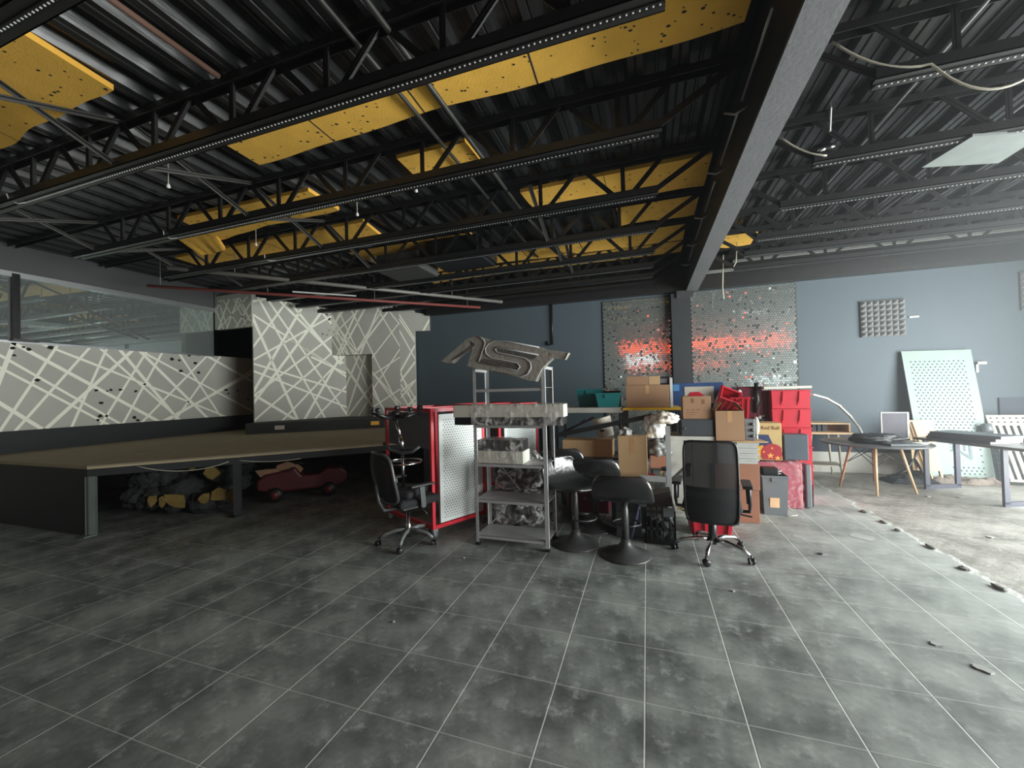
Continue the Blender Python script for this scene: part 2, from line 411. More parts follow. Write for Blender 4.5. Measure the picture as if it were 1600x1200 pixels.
def spots(plist, conv, lift3, mi, r):
    mb.m(mi)
    for (x, y) in plist:
        u, v = conv(x, y); n = 9; ph = rg.uniform(0, 6); rr = r*rg.uniform(.5, 1.2)
        mb.face([lift3(u+rr*1.3*rg.uniform(.55, 1.1)*math.cos(ph+2*math.pi*k/n), v+rr*rg.uniform(.5, 1.1)*math.sin(ph+2*math.pi*k/n), .005) for k in range(n)])
spots([(50, 375), (95, 372), (118, 380), (58, 405), (205, 372), (152, 505), (392, 547), (437, 550), (490, 545), (552, 550), (452, 545), (408, 652), (398, 668), (412, 598), (547, 658), (560, 668), (730, 425), (770, 405), (808, 405), (700, 420), (735, 468), (808, 475), (795, 436), (920, 545), (930, 560), (968, 548), (1010, 585)], Lp, L3, 2, .034)
mb.m(0)
struct(mb, 'wall_left', [pat_grey, tape_white, mould])
mb = MB()
mb.bx(XL-.12, XL-.002, YF, YG1, ZG1, ZC+.1); mb.bx(XL-1.4, XL-.12, YG1-.05, YG1, ZG0, ZC+.1); mb.m(1).bx(XL-1.5, XL-1.4, YF, YB, 0, ZC)
mb.m(1).bx(XL-1.4, XL-.02, YF, YB, ZG0-.35, ZG0-.05)  # black sheets: darkness of the room behind the glass put into the colour
mb.m(0).bx(XL-.1, XL+.03, YG1, YB, ZC-.35, ZC+.1)
struct(mb, 'wall_left_upper', [wall_dark, dark_void])
mb = MB(); mb.bx(XL-.02, XL+.012, YF, 7.3, .83, 1.17); struct(mb, 'baseboard_left', stage_black)
w = thing('window_1', None, None, (XL, 3.4, ZG0), kind='structure')
mb = MB(); mb.bx(XL-.03, XL-.018, YF, YG1, ZG0, ZG1); mb.build('glass_pane', glass, w)
mb = MB()
mb.bx(XL-.05, XL+.03, YF, YG1, ZG1-.03, ZG1+.05); mb.bx(XL-.05, XL+.015, YF, YG1, ZG0-.02, ZG0+.015)
mb.build('glazing_bead', alu, w)
mb = MB(); mb.bx(XL-.02, XL+.05, 3.35, 3.43, ZG0, ZG1+.02); mb.bx(XL-.02, XL+.12, 3.33, 3.62, ZG0, ZG0+.035); mb.build('mullion', black_steel, w)
# front and right walls (behind and beside the photographer) with the right hand daylight opening
mb = MB(); mb.bx(XL-1.6, XR+.2, YF-.15, YF, 0, ZC+.1); struct(mb, 'wall_front', mat('pale_grey_wall_paint', (70, 75, 73), .7))
mb = MB()
W0, W1, WZ = .2, 6.9, 3.2
mb.bx(XR, XR+.15, YF, W0, 0, ZC+.1); mb.bx(XR, XR+.15, W1, YB, 0, ZC+.1); mb.bx(XR, XR+.15, W0, W1, WZ, ZC+.1)
struct(mb, 'wall_right', wall_dark)
# unseen glowing panels added so the mirror tiles reflect orange and white
mb = MB(); mb.bx(-1.2, 6.2, YF, YF+.06, 3.35, 3.8); mb.bx(-.9, 3.6, YF, YF+.06, 2.55, 2.68); struct(mb, 'glow_panel_orange', emit('orange_reflection_glow', (255, 84, 42), 1.7))
mb = MB(); mb.bx(-1.0, .5, YF, YF+.03, 2.75, 3.15); mb.bx(4.6, 6.2, YF, YF+.03, 1.6, 1.9); struct(mb, 'glow_panel_white', emit('white_reflection_glow', (235, 240, 245), 1.2))

# main beam and back wall column
t = thing('main_beam', 'deep grey steel beam running away overhead to the back wall', 'beam', (.88, 4, 3.44))
mb = MB(); mb.bx(.775, .985, YF, YB-.14, 3.44, 3.465); mb.build('bottom_flange', beam_m, t)
mb = MB(); mb.bx(.775, .985, YF, YB-.14, 3.465, ZC-.005); mb.build('box_web', mat('shaded_beam_side', (28, 30, 31), .55), t)  # side near black, flange grey: floor light on the underside put into the colours
mb = MB(); mb.bx(.50, .84, YB-.16, YB, 0, 3.42); mb.m(1).bx(.6, .9, YB-.2, YB, 3.32, 3.455); struct(mb, 'trim_3', [mat('dark_column_paint', (40, 44, 47), .6), beam_m])

# ------------------------------------------------------------------ roof trusses
def angle_bar(mb, x0, x1, y, z, sgn, a=.055, t=.007, h=.075):
    mb.bx(x0, x1, min(y, y+sgn*a), max(y, y+sgn*a), z, z+t); mb.bx(x0, x1, min(y, y+sgn*t), max(y, y+sgn*t), z, z+h)
ORD = ['first', 'second', 'third', 'fourth', 'fifth', 'sixth', 'seventh', 'eighth', 'ninth']
def truss(Y, xt0, xt1, xb0, xb1, phase, label, group, led=(None, None), loop=None, sp=.91):
    t = thing('roof_truss', label, 'truss', ((xb0+xb1)/2, Y, 3.6), group=group)
    mb = MB(); angle_bar(mb, xt0, xt1, Y-.045, 4.045, 1, .04, .006, -.055); angle_bar(mb, xt0, xt1, Y+.045, 4.045, -1, .04, .006, -.055); mb.build('top_chord', black_steel, t)
    mb = MB(); angle_bar(mb, xb0, xb1, Y-.065, 3.6, 1); mb.build('near_bottom_angle', black_steel, t)
    mb = MB(); angle_bar(mb, xb0+.02, xb1-.02, Y+.065, 3.6, -1); mb.build('far_bottom_angle', black_steel, t)
    x = phase-sp*20
    def web(a, b, w=.045):
        m = MB(); m.bar(a, b, w, .006, (0, 1, 0)); m.bar(Vector(a)+Vector((0, .014, 0)), Vector(b)+Vector((0, .014, 0)), .006, .04, (0, 1, 0)); m.build('web_member', black_steel, t)
    lo, hi = xb0+.03, xb1-.03
    nodes = []
    while x < hi:
        if x > lo+.05: nodes.append(x)
        x += sp
    for k, x in enumerate(nodes):
        web((x, Y, 3.61), (x, Y, 4.02))
        for s_ in (-1, 1):
            xe = x+s_*(sp/2-.03); xs = x+s_*.05
            if xt0+.05 < xe < xt1-.03: web((xs, Y, 3.62), (xe, Y, 4.02), .05)
    for xe, dr in ((xb0, -1), (xb1, 1)):
        far = xt0+.06 if dr < 0 else xt1-.05
        if abs(far-xe) < 1.3: web((xe-dr*.06, Y-.02, 3.63), (far, Y-.02, 4.0), .055)
    if led[0] is not None:
        m = MB(); m.bx(led[0], led[1], Y-.012, Y+.02, 3.592, 3.604); m.m(1)
        x = led[0]+.02
        while x < led[1]-.02:
            m.bx(x, x+.009, Y-.001, Y+.009, 3.5885, 3.592); x += .034
        if loop is not None:
            m.m(1).tube([(led[0]+.05, Y, 3.595), (led[0]-.05, Y-.01, 3.59), (led[0]-.09, Y-.06, 3.62), (led[0]-.06, Y-.085, 3.66)], .006, 6)
        m.build('led_strip', [led_m, white_p], t, label='dotted white LED strip under the chord')
    return t
LY = [1.13, 2.2, 3.34, 4.42, 5.42, 6.33, 7.06, 7.72, 8.3]
LPH = [-2.5, -2.05, -1.98, -2.0, -2.1, -2.0, -2.0, -2.1, -2.0]
for k, Y in enumerate(LY):
    lab = {0: 'black roof truss crossing the top left corner of the photo', 1: 'black lattice roof truss nearest the camera left of the beam, under the large yellow board',
           8: 'black roof truss left of the beam right against the back wall'}.get(k, 'black lattice roof truss left of the grey beam, %s one counting away from the camera' % ORD[k])
    truss(Y, -9.2, .775, -7.5, .17, LPH[k], lab, 'roof trusses of the left bay', led=(None, None) if k > 6 else (-6.2+.35*k if k > 0 else -4.5, .14), loop=1 if 0 < k < 4 else None)
RY = [2.25, 3.33, 4.36, 5.33, 6.35, 7.1, 7.9]
for k, Y in enumerate(RY):
    lab = {0: 'black roof truss at the top right corner of the photo', 6: 'black roof truss right of the beam right against the back wall'}.get(k, 'black lattice roof truss right of the grey beam, %s one counting away from the camera' % ORD[k])
    truss(Y, .985, 6.25, 1.5 if k else 1.45, 5.9, 1.95, lab, 'roof trusses of the right bay', led=(None, None) if k > 4 else (1.52, 5.8))

# cross braces between neighbouring trusses
def brace_pair(x, k, lab):
    t = thing('cross_brace', lab, 'brace', (x, (LY[k]+LY[k+1])/2, 3.6), group='cross braces between the left bay trusses')
    for za, zb, dx in ((4.0, 3.64, 0), (3.64, 4.0, .05)):
        m = MB(); m.bar((x+dx, LY[k]+.05, za), (x+dx, LY[k+1]-.05, zb), .006, .04); m.bar((x+dx+.02, LY[k]+.05, za), (x+dx+.02, LY[k+1]-.05, zb), .04, .006); m.build('brace_bar', dark_pipe, t)
for x, k in ((-4.3, 0), (-4.2, 1), (-4.2, 2), (-4.2, 3), (-7.0, 1), (-7.0, 2), (-7.0, 3), (-1.25, 3), (-1.25, 4), (-1.2, 5)):
    side = 'far left' if x < -6 else 'mid left' if x < -3 else 'near the beam'
    brace_pair(x, k, 'crossed steel braces between the %s and %s trusses, %s' % (ORD[k-1] if k else 'corner', ORD[k], side))
# pipes and conduits under the deck
def pipe(name, pts, r, m, label, cat, group=None, sup=None):
    if sup:
        t = thing(name, label, cat, pts[0], group=group); mb = MB(); mb.tube(pts, r, 10); mb.build('pipe_run', m, t)
        for s_ in sup: q = MB(); q.tube(s_, .006, 6); q.build('hanger_rod', grey_pipe, t)
        return t
    mb = MB(); mb.tube(pts, r, 8); return tag(mb.build(name, m), label, cat, group)
pipe('conduit', [(-1.79, -1, 3.97), (-1.78, 6.9, 3.97)], .017, dark_pipe, 'thin dark conduit under the roof deck, left one of the pair', 'conduit', 'conduits under the deck')
pipe('conduit', [(-1.56, -1, 3.97), (-1.5, 5.2, 3.97), (-1.3, 7.4, 3.97)], .022, dark_pipe, 'thicker dark conduit under the roof deck, right one of the pair', 'conduit', 'conduits under the deck')
pipe('conduit', [(-3.0, -1, 3.99), (-2.95, 2.1, 3.99)], .02, mat('brown_conduit', (104, 78, 66), .6), 'short brown conduit under the deck above the nearest truss', 'conduit')
P0 = at(230, 447, Z=3.55); P1 = at(760, 485, Z=3.5); P1 = Vector((P1.x, min(P1.y, 8.35), 3.5))
pipe('sprinkler_pipe', [P0, P1], .028, red_pipe, 'red oxide pipe hung below the trusses in front of the patterned column', 'pipe',
     sup=[[P0+(P1-P0)*f_+Vector((0, 0, .02)), P0+(P1-P0)*f_+Vector((0, 0, .5))] for f_ in (.03, .3, .62, .95)])
Q0 = at(262, 418, Z=3.66); Q1 = at(790, 475, Z=3.57); Q1.y = min(Q1.y, 8.33)
pipe('pipe', [Q0, Q0.lerp(Q1, .5), Q1], .034, grey_pipe, 'grey pipe running beside the red pipe below the trusses', 'pipe', sup=[[Q0.lerp(Q1, f_)+Vector((0, 0, .02)), Q0.lerp(Q1, f_)+Vector((0, 0, .4))] for f_ in (.15, .8)])
a, b = P0+(P1-P0)*.37, P0+(P1-P0)*.56
mb = MB(); mb.bar(a+Vector((.03, -.03, .06)), b+Vector((.03, -.03, .06)), .05, .02); tag(mb.build('light_batten', white_p), 'slim white light batten lying along the red pipe', 'light')

# yellow insulation boards under the deck
def board(pts, label, seed, sag=.03, th=.045, z=4.0):
    pts = [(p[0], p[1], p[2]+.014) for p in pts]
    rgn = random.Random(seed); n = 14; a, b, c, d = [Vector(p) for p in pts]; ph = rgn.uniform(0, 6)
    mb = MB()
    def fn(u, v, lift=0):
        p = a.lerp(b, u).lerp(d.lerp(c, u), v)
        e = .02*math.sin(9*u+ph)*v+.012*math.sin(21*u+ph)*v
        return p+Vector((0, e, -sag*(.5+.5*math.sin(5*u+ph))*v+lift))
    def top(u, v): return fn(u, v, th)
    mb.grid(lambda u, v: fn(u, v), n*2, 4); mb.grid(top, n*2, 4); mb.m(1)
    for v in (0, 1): mb.grid(lambda u, w_: fn(u, v, th*w_), n*2, 1)
    for u in (0, 1): mb.grid(lambda v, w_: fn(u, v, th*w_), 4, 1)
    mb.m(2)
    for k in range(int(26*(b-a).length)):
        u, v = rgn.random(), rgn.random(); p = fn(u, v, -.002); r = rgn.uniform(.004, .012)
        mb.face([p+Vector((r*1.4*math.cos(q), r*math.sin(q), 0)) for q in (0, 1, 2, 3, 4, 5)])
    if (b-a).length > 2:
        for k in range(1, int((b-a).length/1.0)):
            u = k/((b-a).length/1.0); mb.face([fn(u, 0, -.002), fn(u+.003, 0, -.002), fn(u+.003, 1, -.002), fn(u, 1, -.002)])
    o = mb.build('insulation_board', [yellow, yellow_edge, hole]); return tag(o, label, 'insulation board', 'yellow insulation boards under the deck')
board([(-3.74, 2.63, 4.0), (.7, 2.63, 4.0), (.68, 2.98, 3.985), (-3.72, 3.03, 3.985)], 'longest yellow insulation board, nearest the camera left of the beam', 1, .01)
board([(-6.2, 1.35, 4.0), (-3.8, 1.42, 4.0), (-3.85, 1.9, 3.99), (-6.2, 1.95, 3.95)], 'yellow insulation board in the top left corner of the photo', 2, .06)
board([(-2.38, 3.5, 4.0), (-1.6, 3.5, 4.0), (-1.58, 3.95, 3.99), (-2.36, 3.95, 3.99)], 'small yellow insulation board behind the second truss near the twin conduits', 3, .01)
board([(-5.9, 3.62, 4.0), (-3.72, 3.68, 4.0), (-3.7, 4.18, 3.99), (-5.95, 4.2, 3.97)], 'drooping yellow insulation board on the left behind the second truss', 4, .04)
board([(-6.62, 4.06, 3.99), (-5.86, 4.06, 3.98), (-5.95, 4.3, 3.82), (-6.5, 4.33, 3.80)], 'broken yellow board corner hanging down at the left', 5, .02)
board([(-1.4, 4.64, 4.0), (.72, 4.60, 4.0), (.72, 5.24, 3.99), (-1.36, 5.18, 3.99)], 'yellow insulation board meeting the beam behind the third truss', 6, .02)
board([(-.32, 5.5, 4.0), (.7, 5.5, 4.0), (.7, 6.14, 3.99), (-.3, 6.08, 3.99)], 'short yellow insulation board meeting the beam behind the fifth truss', 7, .01)
board([(-7.6, 4.62, 4.0), (-3.7, 4.62, 4.0), (-3.75, 5.2, 3.98), (-7.5, 5.15, 3.98)], 'long yellow insulation board at the left behind the fourth truss', 8, .04)
board([(-4.75, 5.55, 4.0), (-2.5, 5.55, 4.0), (-2.5, 6.2, 3.99), (-4.6, 6.2, 3.97)], 'yellow insulation board around the hanging black boxes', 9, .04)
board([(-4.0, 6.45, 4.0), (.62, 6.45, 4.0), (.62, 6.98, 3.98), (-3.9, 6.98, 3.97)], 'long yellow insulation board behind the sixth truss', 10, .04)
board([(-4.75, 7.15, 4.0), (.66, 7.15, 4.0), (.64, 7.66, 3.99), (-4.3, 7.66, 3.97)], 'farthest long yellow insulation board left of the beam', 11, .03)
board([(1.02, 7.25, 4.0), (1.75, 7.25, 4.0), (1.75, 7.8, 3.99), (1.02, 7.8, 3.99)], 'short yellow insulation board right of the beam near the back wall', 12, .01)

for k_, (x_, r_, lb) in enumerate(((2.05, .014, 'bright thin conduit under the deck in the right bay, nearer the beam'), (3.1, .018, 'bright thin conduit under the deck in the right bay, farther from the beam'))):
    pipe('conduit', [(x_, -1, 3.95), (x_+.05, 7.8, 3.95)], r_, alu, lb, 'conduit', 'bright conduits of the right bay')
mb = MB(); mb.bx(1.0, XR-.05, YB-.2, YB-.15, 3.74, 3.79); mb.m(0).bx(1.6, XR-.05, YB-.2, YB-.15, 3.9, 3.94); struct(mb, 'trim_4', mat('pale_strip', (168, 170, 166), .5))  # two pale strips along the top of the back wall
# hanging black boxes, ceiling panel, cables
t = thing('hanging_box', 'grey black box hung left of its darker twin under the trusses', 'box', (-3.9, 5.85, 3.45))
p, q = at(602, 388, Y=5.6), at(672, 395, Y=5.6)
mb = MB(); mb.bx(-4.2, -3.4, 5.55, 6.2, 3.62, 3.9); mb.build('casing', mat('dusty_black_casing', (58, 59, 58), .8, 0, .25, 8), t, bevel=.02)
mb = MB(); [mb.tube([(x_, 5.85, 3.9), (x_, 5.85, 4.06)], .008, 6) for x_ in (-4.1, -3.5)]; mb.build('hanger_rod', black_steel, t)
mb = MB(); mb.bx(-4.28, -4.2, 5.5, 5.62, 3.8, 3.87); mb.build('bracket', white_p, t)
t = thing('hanging_box', 'large flat black unit hung beside the grey black box under the trusses', 'box', (-2.8, 5.9, 3.6))
mb = MB(); mb.bx(-3.25, -2.35, 5.5, 6.25, 3.68, 3.98); mb.build('casing', black_plastic, t, bevel=.02)
mb = MB(); mb.bx(-2.35, -2.3, 5.55, 6.2, 3.72, 3.94); mb.build('end_grille', black_steel, t)
p = [at(1440, 262, Z=3.58), at(1560, 255, Z=3.58), at(1640, 205, Z=3.58), at(1520, 213, Z=3.58)]
mb = MB(); mb.prism(p, (0, 0, .02)); tag(mb.build('ceiling_panel', mat('grey_white_panel', (104, 110, 108), .6)), 'pale grey panel lying on the trusses at the upper right', 'panel')
def cable(pts, r, label, m=None, name='cable', group=None):
    mb = MB(); mb.tube(pts, r, 6); return tag(mb.build(name, m or cable_m), label, 'cable', group)
def sagline(a, b, sag, n=10): 
    a = Vector(a); b = Vector(b); return [a.lerp(b, k/n)-Vector((0, 0, sag*4*(k/n)*(1-k/n))) for k in range(n+1)]
cable(sagline(at(1300, 65, Y=3.28), at(1455, 100, Y=3.26), .08)+sagline(at(1455, 100, Y=3.26), at(1610, 118, Y=3.26), .12)[1:], .008, 'pale cable looping over the truss at the upper right')
cable(sagline(at(1220, 215, Y=4.3), at(1292, 243, Y=4.28), .04), .008, 'pale cable from the beam to the small black device')
cable([at(1310, 100, Y=4.3), at(1300, 130, Y=4.3), at(1297, 205, Y=4.3)], .007, 'white cable dropping to the small black device', white_p)
t = thing('hanging_device', 'small glossy black device hung from a white cable right of the beam', 'device', at(1287, 235, Y=4.3))
c0 = at(1286, 232, Y=4.3); mb = MB(); mb.blob(c0, (.1, .06, .04), 4, .3, 2, 2); mb.build('body', mat('glossy_black', (20, 20, 22), .12), t)
mb = MB(); mb.blob(c0+Vector((-.03, -.05, -.03)), (.035, .02, .02), 7, .2, 2, 2); mb.build('lens', chrome, t)
cable(sagline(at(1130, 398, Y=8.0), at(1129, 450, Y=8.0), 0)+[at(1131, 468, Y=8.0)], .01, 'thin wires hanging in front of the mirror wall by the beam', cable_m)
cable([at(1152, 372, Y=7.6), at(1150, 410, Y=7.6), at(1146, 417, Y=7.6)], .008, 'short pale wire hanging beside the beam', cable_m)
for k, (x_, y_) in enumerate(((263, 285), (558, 330), (650, 292), (400, 378))):
    c0 = at(x_, y_, Z=3.8)
    t = thing('sprinkler_drop', ['small pendant drop below the deck left of the long board', 'small pendant drop under the second truss at mid left', 'small pendant drop nearest the twin conduits', 'small pendant drop above the patterned wall corner'][k], 'pendant', c0)
    mb = MB(); mb.tube([c0+Vector((0, 0, .26)), c0], .004, 6); mb.build('cord', cable_m, t); mb = MB(); mb.lathe([(.004, 0), (.016, -.03), (.02, -.05), (.006, -.06)], c0, 10); mb.build('bulb', white_p, t)
for k, (x_, y_, Y_) in enumerate(((1170, 22, 3.0), (1148, 160, 3.9), (1112, 272, 5.0), (1100, 330, 6.0), (1090, 380, 7.0))):
    mb = MB(); mb.tube([(.735, Y_-.42, 3.72), (.735, Y_+.35, 3.72)], .012, 8); mb.tube([(.62, Y_+.4, 3.68), (.7, Y_+.42, 3.665), (.775, Y_+.36, 3.67)], .011, 6)
    tag(mb.build('beam_conduit', alu), 'bright conduit length clipped to the dark side of the beam, %s from the camera' % ORD[k], 'conduit', 'conduits along the beam')

# ------------------------------------------------------------------ patterned wing wall, header and recess at the back left
A0 = Vector((-8.12, 6.45, 0)); AD = Vector((.4375, .8993, 0)); AN = Vector((.8993, -.4375, 0))
ZP, ZA = .83, 3.80
def a3(u, v, h): return A0+AD*u+Vector((0, 0, v))+AN*h
def Apix(x, y):
    p = at_plane(380+x/5, 440+y/5, A0, AN); return ((p-A0).dot(AD), p.z)
u_in, u_end = Apix(690, 400)[0], 2.06
mb = MB()
def wing(zt0, zt1):
    mb.hexa([a3(0, ZP, -.09), a3(u_end, ZP, -.09), a3(u_end, ZP, 0), a3(0, ZP, 0), a3(0, zt0, -.09), a3(u_end, zt1, -.09), a3(u_end, zt1, 0), a3(0, zt0, 0)])
wing(ZA, 3.73)
AL = [((95, 150), (250, 120)), ((95, 270), (620, 610)), ((640, 640), (830, 730)), ((95, 330), (410, 1045)), ((130, 150), (620, 1030)), ((180, 125), (790, 1010)), ((275, 140), (700, 560)), ((450, 500), (830, 760)),
      ((100, 480), (330, 170)), ((115, 800), (460, 200)), ((100, 600), (690, 270)), ((110, 870), (690, 430)), ((110, 910), (640, 200)), ((110, 650), (830, 870)), ((110, 710), (780, 970)), ((110, 900), (360, 1050)),
      ((115, 1060), (690, 560)), ((340, 1050), (780, 590)), ((500, 1040), (740, 620)), ((600, 1030), (820, 800)), ((590, 215), (690, 330)), ((430, 240), (690, 560))]
mb.m(1)
abox = [(0, 1.0), (u_end, 1.0), (u_end, 3.73), (0, ZA)]
for k, (a, b) in enumerate(AL):
    pa, pb = Apix(*a), Apix(*b); d = Vector((pb[0]-pa[0], pb[1]-pa[1])).normalized(); n = Vector((-d.y, d.x))*(.042 if k % 3 else .056)/2
    A = Vector(pa)-d*.35; B = Vector(pb)+d*.35
    c = clip_poly([tuple(A-n), tuple(B-n), tuple(B+n), tuple(A+n)], abox)
    if len(c) > 2: mb.face([a3(u, v, .0015+.0003*(k % 6)) for u, v in c])
spots([(655, 258), (672, 290), (668, 300), (670, 380), (620, 410), (655, 418), (690, 262)], Apix, a3, 2, .028)
mb.m(0)
struct(mb, 'wall_wing', [pat_grey, tape_white, mould])
# face B with the low recess
B0 = a3(u_in, 0, 0); B1 = Vector((-5.67, 8.33, 0)); BD = (B1-B0); BL = BD.length; BD.normalize(); BN = Vector((BD.y, -BD.x, 0))
def b3(u, v, h): return B0+BD*u+Vector((0, 0, v))+BN*h
pr = at_plane(581, 553, B0, BN); ur = (pr-B0).dot(BD); zr = pr.z
mb = MB()
mb.hexa([b3(0, zr, -.1), b3(BL, zr, -.1), b3(BL, zr, 0), b3(0, zr, 0), b3(0, 3.74, -.1), b3(BL, 3.74, -.1), b3(BL, 3.74, 0), b3(0, 3.74, 0)])
mb.hexa([b3(ur, ZP, -.1), b3(BL, ZP, -.1), b3(BL, ZP, 0), b3(ur, ZP, 0), b3(ur, zr, -.1), b3(BL, zr, -.1), b3(BL, zr, 0), b3(ur, zr, 0)])
mb.hexa([b3(0, zr, -.62), b3(ur+.1, zr, -.62), b3(ur+.1, zr, -.1), b3(0, zr, -.1), b3(0, zr+.05, -.62), b3(ur+.1, zr+.05, -.62), b3(ur+.1, zr+.05, -.1), b3(0, zr+.05, -.1)])
pattern(mb, [[(0, zr), (BL, zr), (BL, 3.74), (0, 3.74)], [(ur, 1.0), (BL, 1.0), (BL, zr), (ur, zr)]], rand_lines(24, 0, BL, 1.2, 3.7, 5), b3, .036)
# recess back
r0 = a3(u_end-.04, 0, 0); 
r1 = Vector((b3(ur+.1, 0, -.1).x, min(8.5, r0.y+.12), 0)); rd = (r1-r0); rl = rd.length; rd.normalize(); rn = Vector((rd.y, -rd.x, 0))
def r3(u, v, h): return r0+rd*u+Vector((0, 0, v))+rn*h
mb.m(0).face([r3(0, ZP, 0), r3(rl, ZP, 0), r3(rl, zr+.03, 0), r3(0, zr+.03, 0)])
pattern(mb, [[(0, 1.0), (rl, 1.0), (rl, zr), (0, zr)]], rand_lines(9, 0, rl, 1.1, 2.6, 8), r3, .036)
struct(mb, 'wall_recess', [pat_grey, tape_white])
# face C and its upper ledge
C1 = Vector((-4.97, 8.56, 0)); CD = (C1-B1); CLn = CD.length; CD.normalize(); CN = Vector((CD.y, -CD.x, 0))
def c3(u, v, h): return B1+CD*u+Vector((0, 0, v))+CN*h
um = (at_plane(648, 520, B1, CN)-B1).dot(CD); zc = at_plane(655, 517, B1, CN).z; zt = at_plane(672, 492, B1, CN).z
mb = MB()
mb.hexa([c3(0, ZP, -.08), c3(um, ZP, -.08), c3(um, ZP, 0), c3(0, ZP, 0), c3(0, 3.74, -.08), c3(um, 3.6, -.08), c3(um, 3.6, 0), c3(0, 3.74, 0)])
mb.hexa([c3(um, zc, -.08), c3(CLn, zc, -.08), c3(CLn, zc, 0), c3(um, zc, 0), c3(um, 3.56, -.08), c3(CLn, zt, -.08), c3(CLn, zt, 0), c3(um, 3.56, 0)])
pattern(mb, [[(0, 1.0), (um, 1.0), (um, 3.6), (0, 3.74)], [(um, zc), (CLn, zc), (CLn, zt), (um, 3.56)]], rand_lines(14, 0, CLn, 1.2, 3.6, 11), c3, .034)
struct(mb, 'wall_return', [pat_grey, tape_white])
# header over the dark opening
mb = MB(); HY = 6.42
def h3(u, v, h): return Vector((XL+u, HY-h, v))
hl = A0.x-XL+.02
mb.bx(XL, A0.x, HY, HY+.1, 3.14, 3.9); pattern(mb, [[(0, 3.14), (hl-.03, 3.14), (hl-.03, 3.8), (0, 3.8)]], rand_lines(13, 0, hl, 3.1, 3.8, 21), h3, .034)
mb.m(2).bx(XL-1.0, -7.78, 7.32, 7.4, ZP, ZC)  # black sheet stands in for the darkness inside the opening
struct(mb, 'wall_header', [pat_grey, tape_white, dark_void])

# ------------------------------------------------------------------ stage
S0, S1 = Vector((-6.32, 2.88, 0)), Vector((-3.4, 5.74, 0)); sd_ = (S1-S0).normalized(); sn_ = Vector((sd_.y, -sd_.x, 0))
t = thing('stage', 'low black stage with worn brown carpet top along the left wall', 'stage', (-6.5, 5.5, 0))
mb = MB(); mb.prism([(XL+.015, 2.88, .79), (S0.x, S0.y, .79), (S1.x, S1.y, .79), (-3.4, YB-.01, .79), (XL+.015, YB-.01, .79)], (0, 0, .04)); mb.build('carpet_top', carpet, t)
mb = MB(); mb.bx(XL+.015, S0.x, 2.88, 2.92, 0, .79); mb.build('side_panel', stage_black, t)
mb = MB(); mb.bar(S0+Vector((0, 0, .745))-sn_*.02, S1+Vector((0, 0, .745))-sn_*.02, .04, .09); mb.build('edge_beam', stage_black, t)
mb = MB(); mb.bar(S0+Vector((0, 0, .822))+sn_*.004, S1+Vector((0, 0, .822))+sn_*.004, .012, .018); mb.build('edge_trim', mat('worn_edge_strip', (120, 112, 92), .6), t)
for k, f_ in enumerate((.02, 1.48, 4.05)):
    p = S0+sd_*f_; m_ = post_grey if k == 0 else stage_black
    mb = MB(); mb.bx(-.045, .045, -.07, -.01, 0, .7, Matrix.Translation(p) @ Matrix.Rotation(math.atan2(sd_.y, sd_.x), 4, 'Z').to_4x4() @ Matrix.Rotation(math.pi, 4, 'Z') @ Matrix.Translation((0, 0, 0)))
    mb.bx(-.07, .07, -.1, .02, 0, .012, Matrix.Translation(p+Vector((0, 0, 0))-sn_*.04)); mb.build('post', m_, t, label='grey green corner post' if k == 0 else None)
mb = MB(); mb.bx(-3.44, -3.4, 5.76, YB-.02, 0, .79); mb.build('end_panel', stage_black, t)
# riser
Rf0, Rf1 = Vector((-7.85, 6.03, 0)), Vector((-5.55, 7.78, 0)); rv = (Rf1-Rf0).normalized()
t = thing('stage_riser', 'thin black riser platform on the stage below the patterned walls', 'platform', (-7, 7, .83))
ra3 = a3(.05, 0, .012); rb3 = a3(u_end-.05, 0, .012)
mb = MB(); mb.prism([Rf0+Vector((0, 0, .832)), Rf1+Vector((0, 0, .832)), Vector((-5.55, 8.27, .832)), b3(BL-.12, .832, .012), b3(ur+.02, .832, .012), Vector((b3(ur-.03, 0, 0).x, r3(.2, 0, .02).y-.02, .832)), Vector((rb3.x+.03, rb3.y-.03, .832)), Vector((ra3.x, ra3.y, .832))], (0, 0, .215)); mb.build('platform', mat('black_felt', (46, 47, 46), .9, 0, .2, 8), t)
def onfront(px, py): 
    n = Vector((rv.y, -rv.x, 0)); return at_plane(px, py, Rf0, n)
for px, m_, lb in ((437, cream, 'pale socket plate'), (586, yellow_edge, 'yellow socket plate')):
    c0 = onfront(px, 668 if px < 500 else 661); n = Vector((rv.y, -rv.x, 0)); mb = MB(); mb.bar(c0-rv*.09+n*.006, c0+rv*.09+n*.006, .012, .085); mb.build('socket_plate', m_, t, label=lb)

